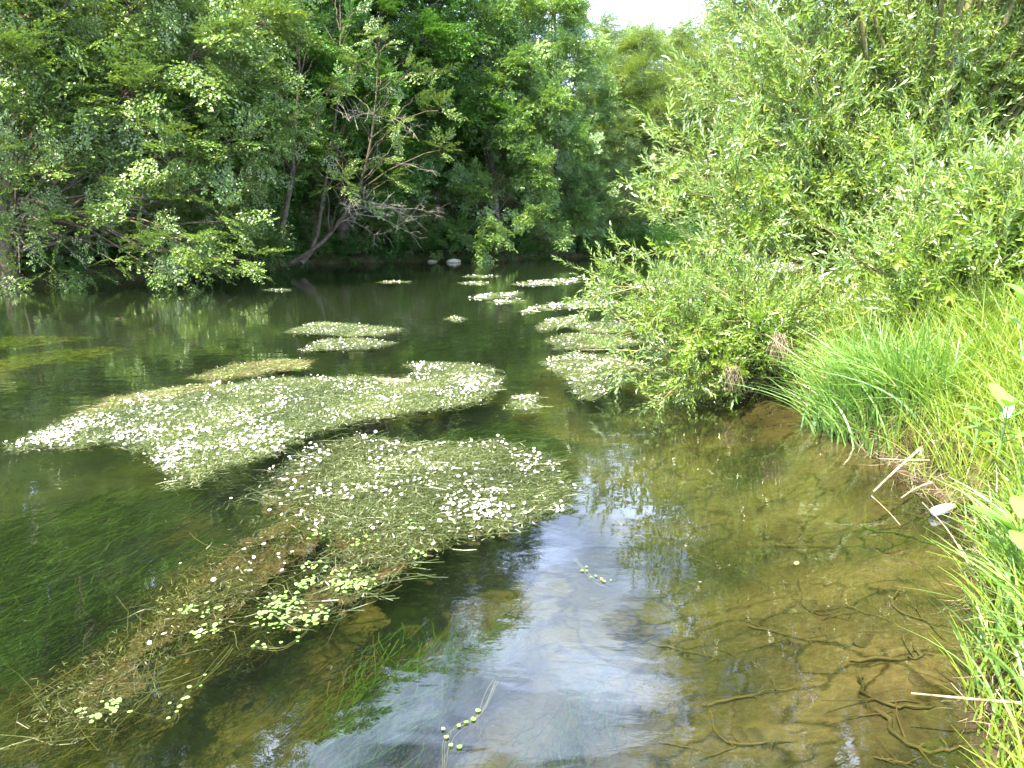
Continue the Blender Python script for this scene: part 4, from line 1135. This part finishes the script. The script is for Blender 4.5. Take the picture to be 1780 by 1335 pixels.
    if pads:
        cl = polysample(rg, poly, max(3, pads // 14), rough * .5, padfl)
        pp = cl[rg.integers(0, len(cl), pads)] + rg.normal(0, 0.035, (pads, 2))
        s = rg.uniform(.005, .0125, pads); a = rg.uniform(0, 6.28, pads)
        up = nrm(rg.normal(0, .2, (pads, 3)) + np.array([0, 0, 1])); dd = np.stack([np.cos(a), np.sin(a), 0 * a], -1)
        R = frames(dd - up * (dd * up).sum(1, keepdims=True), up)
        v, f, t = place(DQ, np.zeros(3), R, np.column_stack([pp, rg.uniform(.008, .02, pads)]) - off, s, rg.uniform(0, 1, pads))
        q4 = QB(); q4.add(v, f, t); o = q4.obj('floating_leaves', M['pad'], root); o['kind'] = 'stuff'
    tag(root, label, 'water plant', group)
    return root

def gauss(px, py, r):
    c = P(px, py)
    return lambda x, y: np.exp(-(((x - c[0]) ** 2 + (y - c[1]) ** 2) / (r * r)))
def sumf(base, *fs):
    return lambda x, y: np.clip(base + sum(w * f(x, y) for w, f in fs), 0, 1)
MA = [(5, 777), (60, 752), (130, 722), (230, 696), (330, 684), (400, 668), (470, 656), (540, 657), (620, 652), (650, 660), (700, 664), (725, 652), (706, 634), (740, 629), (800, 631), (850, 638), (874, 655), (866, 680), (830, 700), (770, 712), (700, 720), (640, 732), (560, 748), (520, 765), (490, 785), (440, 800), (380, 818), (328, 850), (300, 832), (268, 805), (245, 778), (180, 772), (130, 780), (80, 772), (20, 786)]
crowfoot(MA, 'largest S shaped mat of white flowering crowfoot, its tip trailing to the left edge', 1, 3200, 2300, sumf(0.22, (1.2, gauss(330, 775, 0.6)), (0.9, gauss(110, 760, .6)), (0.4, gauss(820, 670, .6))), indiv=100, tuft=34000, tw=.0024)
crowfoot([(140, 718), (200, 692), (300, 674), (382, 664), (372, 678), (300, 690), (210, 712)], 'narrow pale strip of weed lying along the upper edge of the largest mat', 2, 8000, 60, pads=120, threadmat='weed')
crowfoot([(335, 657), (400, 634), (470, 626), (537, 625), (522, 641), (440, 650), (375, 662)], 'yellowish flowerless weed patch above the middle of the largest mat', 3, 7000, 6, pads=260, threadmat='weed', indiv=100)
MB = [(415, 868), (440, 835), (490, 800), (560, 765), (640, 752), (700, 772), (790, 765), (860, 762), (930, 782), (980, 818), (1002, 850), (988, 888), (940, 905), (890, 928), (850, 938), (805, 935), (770, 958), (740, 985), (700, 1012), (650, 1045), (600, 1075), (540, 1095), (470, 1100), (440, 1072), (495, 1010), (560, 962), (540, 935), (500, 900), (440, 885)]
crowfoot(MB, 'broad rounded mat of flowering crowfoot, its brown tail pointing to the lower left', 4, 4600, 620, sumf(0.14, (1.3, gauss(915, 880, 0.35)), (0.15, gauss(620, 840, .8)), (-0.4, gauss(560, 1040, .6))), pads=300, padfl=sumf(0, (1, gauss(600, 1020, .42)), (0.6, gauss(500, 1060, .3))), tl=(.12, .42), sheet='silt', sheetz=-0.03, threadfl=sumf(0.22, (1.0, gauss(850, 830, 0.8))), threadmat='weedmid', fscale=1.0, tuft=30000)
MC = [(640, 870), (600, 920), (540, 960), (480, 1010), (430, 1060), (380, 1100), (300, 1150), (250, 1200), (190, 1245), (110, 1290), (30, 1290), (40, 1230), (110, 1150), (180, 1090), (260, 1020), (330, 960), (420, 895), (520, 860)]
crowfoot(MC, 'long brown silt covered weed bed trailing to the lower left corner', 5, 1100, 24, sumf(0.1, (1, gauss(420, 1000, .4))), pads=60, padfl=sumf(0, (1, gauss(90, 1250, .25)), (.8, gauss(370, 1080, .15))), tl=(.15, .5), sheet='silt', sheetz=-0.07, z0=-0.045, hzup=0.035, flow=FLOW, threadmat='weeddark', fscale=0.9, threadfl=sumf(0.30, (.8, gauss(400, 1040, .25)), (0.8, gauss(150, 1220, .3))), tw=.0028, tuft=12000)
M['scum'] = plainmat('dried_algae', (0.16, 0.15, 0.10), (0.32, 0.29, 0.20), scale=30, rough=0.9, bump=0.6)
crowfoot([(630, 655), (655, 652), (690, 656), (725, 650), (735, 662), (715, 676), (670, 678), (640, 668)], 'bare pinkish grey algae crust in the bend of the largest mat', 201, 500, 4, sheet='scum', sheetz=0.006, tuft=2500, rough=0.05, soft=0.1)
crowfoot([(630, 760), (680, 756), (700, 768), (740, 765), (780, 770), (770, 782), (700, 784), (650, 780)], 'bare pinkish grey algae crust at the upper edge of the broad rounded mat', 202, 500, 2, sheet='scum', sheetz=0.006, tuft=2500, rough=0.05, soft=0.1)
small = [
 ([(490, 579), (540, 561), (570, 560), (620, 563), (705, 573), (650, 583), (600, 585), (555, 581)], 'upper of the two white flowering mats above the middle of the largest mat', 90),
 ([(518, 612), (560, 590), (620, 588), (690, 596), (640, 607), (560, 608)], 'lower of the two white flowering mats above the middle of the largest mat', 80),
 ([(945, 627), (1000, 613), (1070, 618), (1125, 638), (1130, 655), (1080, 665), (1040, 692), (1010, 696), (985, 662), (960, 645)], 'triangular flowering mat just left of the low willow branches', 230),
 ([(950, 590), (985, 580), (1080, 583), (1120, 595), (1060, 606), (965, 607)], 'flowering mat directly above the triangular mat', 90),
 ([(932, 571), (950, 556), (1010, 547), (1020, 557), (990, 565), (945, 576)], 'small rounded mat with white flowers crowded at its left end', 80),
 ([(995, 570), (1012, 561), (1070, 558), (1110, 568), (1085, 578), (1020, 579)], 'small mat between the rounded mat and the willow', 60),
 ([(905, 545), (930, 531), (1000, 525), (1075, 523), (1080, 529), (1000, 535), (935, 540)], 'long thin flowering mat with a white clump at its left end', 100),
 ([(893, 494), (930, 487), (1006, 484), (1000, 491), (930, 497)], 'farthest large white streak of flowers in midstream', 80),
 ([(815, 518), (850, 510), (905, 508), (890, 515), (840, 520)], 'pale thin mat left of the long thin flowering mat', 40),
 ([(850, 526), (880, 521), (905, 521), (890, 527)], 'small greenish mat under the pale thin mat', 14),
 ([(1095, 497), (1120, 488), (1175, 486), (1180, 500), (1120, 506)], 'white flower streak seen just left of the large willow foliage', 100),
 ([(1025, 511), (1045, 503), (1075, 503), (1060, 512)], 'tiny white mat behind the outermost low willow twig', 30),
 ([(1300, 470), (1335, 457), (1390, 457), (1400, 466), (1350, 474)], 'farthest white flower mat beside the far meadow, under the willow', 120),
 ([(798, 493), (820, 489), (850, 491), (830, 495)], 'short thin streak of weed nearest the ash boughs', 8),
 ([(806, 481), (830, 478), (858, 480), (835, 483)], 'farthest short streak of weed below the ash boughs', 8),
 ([(660, 490), (680, 488), (700, 490), (680, 492)], 'faint weed streak in the dark water left of the ash boughs', 4),
 ([(455, 504), (480, 502), (502, 503), (480, 506)], 'faint weed streak in the dark water below the leaning tree', 4),
 ([(780, 553), (792, 549), (803, 555), (790, 560)], 'tiny lone tuft of flowers in midstream', 14),
 ([(885, 706), (905, 690), (930, 688), (935, 706), (930, 716), (900, 712)], 'small sparse flowering tuft right of the tip of the largest mat', 34),
 ([(1190, 520), (1240, 505), (1330, 515), (1330, 545), (1240, 545)], 'pale flowering mat seen through the low willow twigs', 160),
 ([(1180, 560), (1240, 552), (1290, 560), (1250, 575)], 'pale flowering mat nearest the low willow stems', 60),
]
for i, (px, lb, nf) in enumerate(small):
    w = world_poly(px); dist = w[:, 1].mean()
    far = dist > 14
    crowfoot(px, lb, 40 + i, 3000 if not far else 700, int(nf * (1.6 if not far else 2.4)), None, tl=(.08, .3) if not far else (.2, .6), tw=.0036 if not far else .009,
             fscale=1.15 if not far else 1.5 + 0.03 * dist, indiv=0 if far else 100, cell=0.02 if not far else 0.08, rough=0.07 if not far else 0.14, tuft=16000 if not far else 3000)

# submerged weed
def submerged(px, label, seed, dens, mat, flow, z=(-0.42, -0.14), tl=(.15, .55), tw=.0045, name='submerged_weed', n=None):
    rg = np.random.default_rng(seed); poly = world_poly(px); c = poly.mean(0); A = polyarea(poly)
    p = polysample(rg, poly, int(dens * A), 0.2, lambda x, y: np.clip(0.55 + 1.2 * noise(x, y, 2.4, 3, 5), 0.04, 1)); n = len(p)
    ang = rg.normal(0, .22, n) + 0.4 * noise(p[:, 0], p[:, 1], 1.2, 2, 3)
    d = np.stack([flow[0] * np.cos(ang) - flow[1] * np.sin(ang), flow[0] * np.sin(ang) + flow[1] * np.cos(ang), rg.uniform(-.05, .12, n)], -1)
    L = rg.uniform(*tl, n); st = np.column_stack([p, rg.uniform(*z, n)]) - [c[0], c[1], 0] - d * L[:, None] * .5
    st[:, 2] = np.minimum(st[:, 2], -0.08 - 0.12 * L)
    q_ = QB(); ribbons(q_, st, nrm(d), L, tw, 6, rng=rg, wave=.05, tone=np.clip(0.4 + .5 * noise(p[:, 0], p[:, 1], 3, 3, 2) + rg.normal(0, .2, n), 0, 1))
    o = q_.obj(name, M[mat]); o.location = (c[0], c[1], 0); tag(o, label, 'water plant', 'weed beds under the water'); return o
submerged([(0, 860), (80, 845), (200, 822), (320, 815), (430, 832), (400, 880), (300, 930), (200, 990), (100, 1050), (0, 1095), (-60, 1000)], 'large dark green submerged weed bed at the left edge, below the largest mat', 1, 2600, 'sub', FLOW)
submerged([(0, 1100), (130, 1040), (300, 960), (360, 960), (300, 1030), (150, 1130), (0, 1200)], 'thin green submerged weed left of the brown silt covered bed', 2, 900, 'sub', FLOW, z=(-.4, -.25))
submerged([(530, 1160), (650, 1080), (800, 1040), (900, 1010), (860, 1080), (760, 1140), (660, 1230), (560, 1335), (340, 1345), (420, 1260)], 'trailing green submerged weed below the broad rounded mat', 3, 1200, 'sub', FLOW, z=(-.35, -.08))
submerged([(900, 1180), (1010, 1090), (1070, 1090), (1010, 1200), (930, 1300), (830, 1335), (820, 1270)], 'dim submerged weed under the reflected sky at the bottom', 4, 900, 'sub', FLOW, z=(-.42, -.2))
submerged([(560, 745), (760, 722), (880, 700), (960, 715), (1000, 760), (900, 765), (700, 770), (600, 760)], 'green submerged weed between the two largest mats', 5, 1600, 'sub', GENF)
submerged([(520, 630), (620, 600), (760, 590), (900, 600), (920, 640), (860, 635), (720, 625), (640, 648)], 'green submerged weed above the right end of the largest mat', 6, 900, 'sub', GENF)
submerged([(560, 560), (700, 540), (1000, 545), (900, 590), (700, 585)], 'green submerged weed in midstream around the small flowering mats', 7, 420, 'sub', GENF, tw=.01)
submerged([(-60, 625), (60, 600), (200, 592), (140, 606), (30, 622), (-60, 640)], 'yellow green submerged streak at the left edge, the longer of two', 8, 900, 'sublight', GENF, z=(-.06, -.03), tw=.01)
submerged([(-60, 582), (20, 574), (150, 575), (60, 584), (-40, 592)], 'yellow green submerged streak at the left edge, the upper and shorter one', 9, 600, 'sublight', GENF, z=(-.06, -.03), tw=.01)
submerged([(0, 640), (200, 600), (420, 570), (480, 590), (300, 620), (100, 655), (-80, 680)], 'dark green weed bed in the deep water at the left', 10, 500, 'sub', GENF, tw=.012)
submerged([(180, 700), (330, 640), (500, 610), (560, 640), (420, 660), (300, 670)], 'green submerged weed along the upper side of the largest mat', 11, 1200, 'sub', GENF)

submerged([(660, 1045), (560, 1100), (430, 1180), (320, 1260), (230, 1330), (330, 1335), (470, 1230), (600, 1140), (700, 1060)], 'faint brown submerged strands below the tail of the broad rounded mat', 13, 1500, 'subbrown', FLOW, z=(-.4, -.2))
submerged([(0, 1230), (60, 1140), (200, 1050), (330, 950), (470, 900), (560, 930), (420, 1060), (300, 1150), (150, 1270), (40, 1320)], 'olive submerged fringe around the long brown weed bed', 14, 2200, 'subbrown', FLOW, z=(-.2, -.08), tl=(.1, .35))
# lone trailing stems at the surface
def trailing(pts, label, seed):
    rg = np.random.default_rng(seed); W_ = [P(*q) for q in pts]; b = W_[0]
    root = empty('trailing_stem', b); q_ = QB()
    path = smooth_path(np.array(W_) - b, 14)
    for k in range(4):
        tt_ = np.linspace(0, 1, 14)[:, None]; pth = path + np.sin(tt_ * rg.uniform(3, 8) + rg.uniform(0, 6)) * rg.normal(0, .012, 3) * [1, 1, .2] + rg.normal(0, .006, 3) + [0, 0, -.012]
        tube(q_, pth, np.linspace(.0018, .0009, 14), 5, rg.uniform(.3, .9))
    q_.obj('stems', M['weeddark'], root, smooth=True)
    n = 9; s = rg.uniform(.005, .010, n); pp = path[rg.integers(4, 14, n)] + rg.normal(0, .02, (n, 3)) * [1, 1, 0] + [0, 0, .006]
    a = rg.uniform(0, 6.28, n); up = np.tile([0, 0, 1.0], (n, 1)); dd = np.stack([np.cos(a), np.sin(a), 0 * a], -1)
    v, f, t = place(DQ, np.zeros(3), frames(dd, up), pp, s, rg.uniform(0, 1, n)); q5 = QB(); q5.add(v, f, t); q5.obj('floating_leaves', M['pad'], root)
    tag(root, label, 'water plant', 'lone trailing stems')
trailing([(1000, 970), (1030, 1000), (1055, 1010)], 'small bright sprig floating on the reflected sky, right of the broad mat', 1)
trailing([(860, 1180), (830, 1240), (780, 1270), (770, 1335)], 'pale trailing stem at the bottom in the reflected sky', 2)
trailing([(640, 940), (560, 1060), (500, 1120), (440, 1120)], 'trailing stem with round leaves below the tail of the broad mat', 3)
trailing([(400, 1120), (350, 1180), (310, 1220), (300, 1250)], 'sprig with small leaves right of the end of the brown weed bed', 5)

# ------------------------------------------------------------------ things on the river bed
def bedpoint(px, py):
    z = -0.42
    for _ in range(4):
        p = P(px, py, z); z = groundz(p[0], p[1])
    return P(px, py, z)
def sunk(pts, r, label=None, mat='sunkwood', forks=3, seed=0):
    r = r * 0.75 if label else r
    rg = np.random.default_rng(seed + int(pts[0][0])); W_ = np.array([bedpoint(*q) + [0, 0, r * .9 + 0.01] for q in pts]); b = W_[0].copy()
    q_ = QB(); path = smooth_path(W_ - b, 12) + rg.normal(0, r * 0.9, (12, 3)) * [1, 1, .4] - [0, 0, r * 0.5]
    tube(q_, path, np.linspace(r, r * .35, 12), 6)
    for k in range(forks):
        i = rg.integers(2, 10); d = path[i + 1] - path[i]; d = nrm(d + rg.normal(0, .6, 3) * nrm(d)[::-1]) * rg.uniform(.08, .28); d[2] = rg.uniform(0, .03)
        tube(q_, [path[i], path[i] + d * .5 + rg.normal(0, .01, 3), path[i] + d], [r * .5, r * .35, r * .2], 5)
    o = q_.obj('sunken_branch', M[mat], smooth=True); o.location = tuple(b)
    tag(o, label or 'dark waterlogged twig on the pale silt near the lower right bank', 'branch', 'waterlogged twigs on the riverbed'); return o
sunk([(1500, 922), (1570, 932), (1625, 950)], .012, 'green algae covered branch under the water left of the plastic bottle', 'algae', 1)
sunk([(1345, 950), (1420, 953), (1500, 952)], .008, 'straight thin sunken branch left of the green algae covered one')
sunk([(1385, 1010), (1400, 1060), (1470, 1078)], .008, 'hooked sunken branch in the middle of the pale silt')
sunk([(1560, 1030), (1555, 1060), (1610, 1085), (1640, 1095)], .009, 'hooked sunken branch close to the right bank')
sunk([(1300, 1090), (1400, 1115), (1480, 1125)], .008, 'long thin sunken branch crossing the middle of the pale silt')
sunk([(1130, 1120), (1210, 1140), (1260, 1150)], .008, 'sunken branch beside the edge of the reflected sky')
sunk([(1490, 1180), (1500, 1210), (1570, 1235), (1620, 1230)], .012, 'thickest curved sunken branch beside the lower right bank', forks=4)
sunk([(1480, 1150), (1560, 1150), (1620, 1140)], .010, 'dark sunken branch just above the thickest curved one')
sunk([(1530, 1240), (1560, 1290), (1620, 1310), (1680, 1300)], .013, 'sunken branch bending along the lower right corner', forks=4)
sunk([(1220, 1230), (1300, 1215), (1380, 1200)], .010, 'dark sunken branch left of the central weed tuft')
sunk([(1230, 1240), (1260, 1290), (1330, 1300), (1370, 1290)], .011, 'curved sunken branch near the bottom beside the reflected sky')
rg = np.random.default_rng(8)
for i in range(32):
    x, y = rg.uniform(1000, 1660), rg.uniform(930, 1330)
    a = rg.normal(0.2, .6); l_ = rg.uniform(30, 110)
    if x + l_ > 1680: continue
    sunk([(x, y), (x + l_ * .5, y + sin(a) * l_ * .3), (x + l_ * cos(a), y + l_ * sin(a) * .5)], rg.uniform(.002, .0045), forks=int(rg.integers(1, 4)), seed=i)
submerged([(1370, 1160), (1420, 1140), (1430, 1200), (1420, 1290), (1360, 1300), (1360, 1210)], 'dark tuft of weed rooted in the middle of the pale silt', 12, 900, 'sub', nrm(np.array([-0.2, -1, 0])), z=(-.42, -.3), tl=(.15, .4))
for i in range(12):
    px, py = rg.uniform(950, 1620), rg.uniform(900, 1330); b = bedpoint(px, py); s = rg.uniform(.02, .05)
    stone('sunken_stone', (b[0], b[1], b[2] - s * .02), (s * 1.5, s, s * .2), 100 + i, M['bedstone'], 'silt covered flat stone on the riverbed near the right bank', 'silted stones on the riverbed')
b = bedpoint(1385, 982); stone('pale_pebble', (b[0], b[1], b[2] + .01), (.025, .018, .012), 5, M['stone'], 'single pale yellow pebble on the riverbed', None, 'pebble')
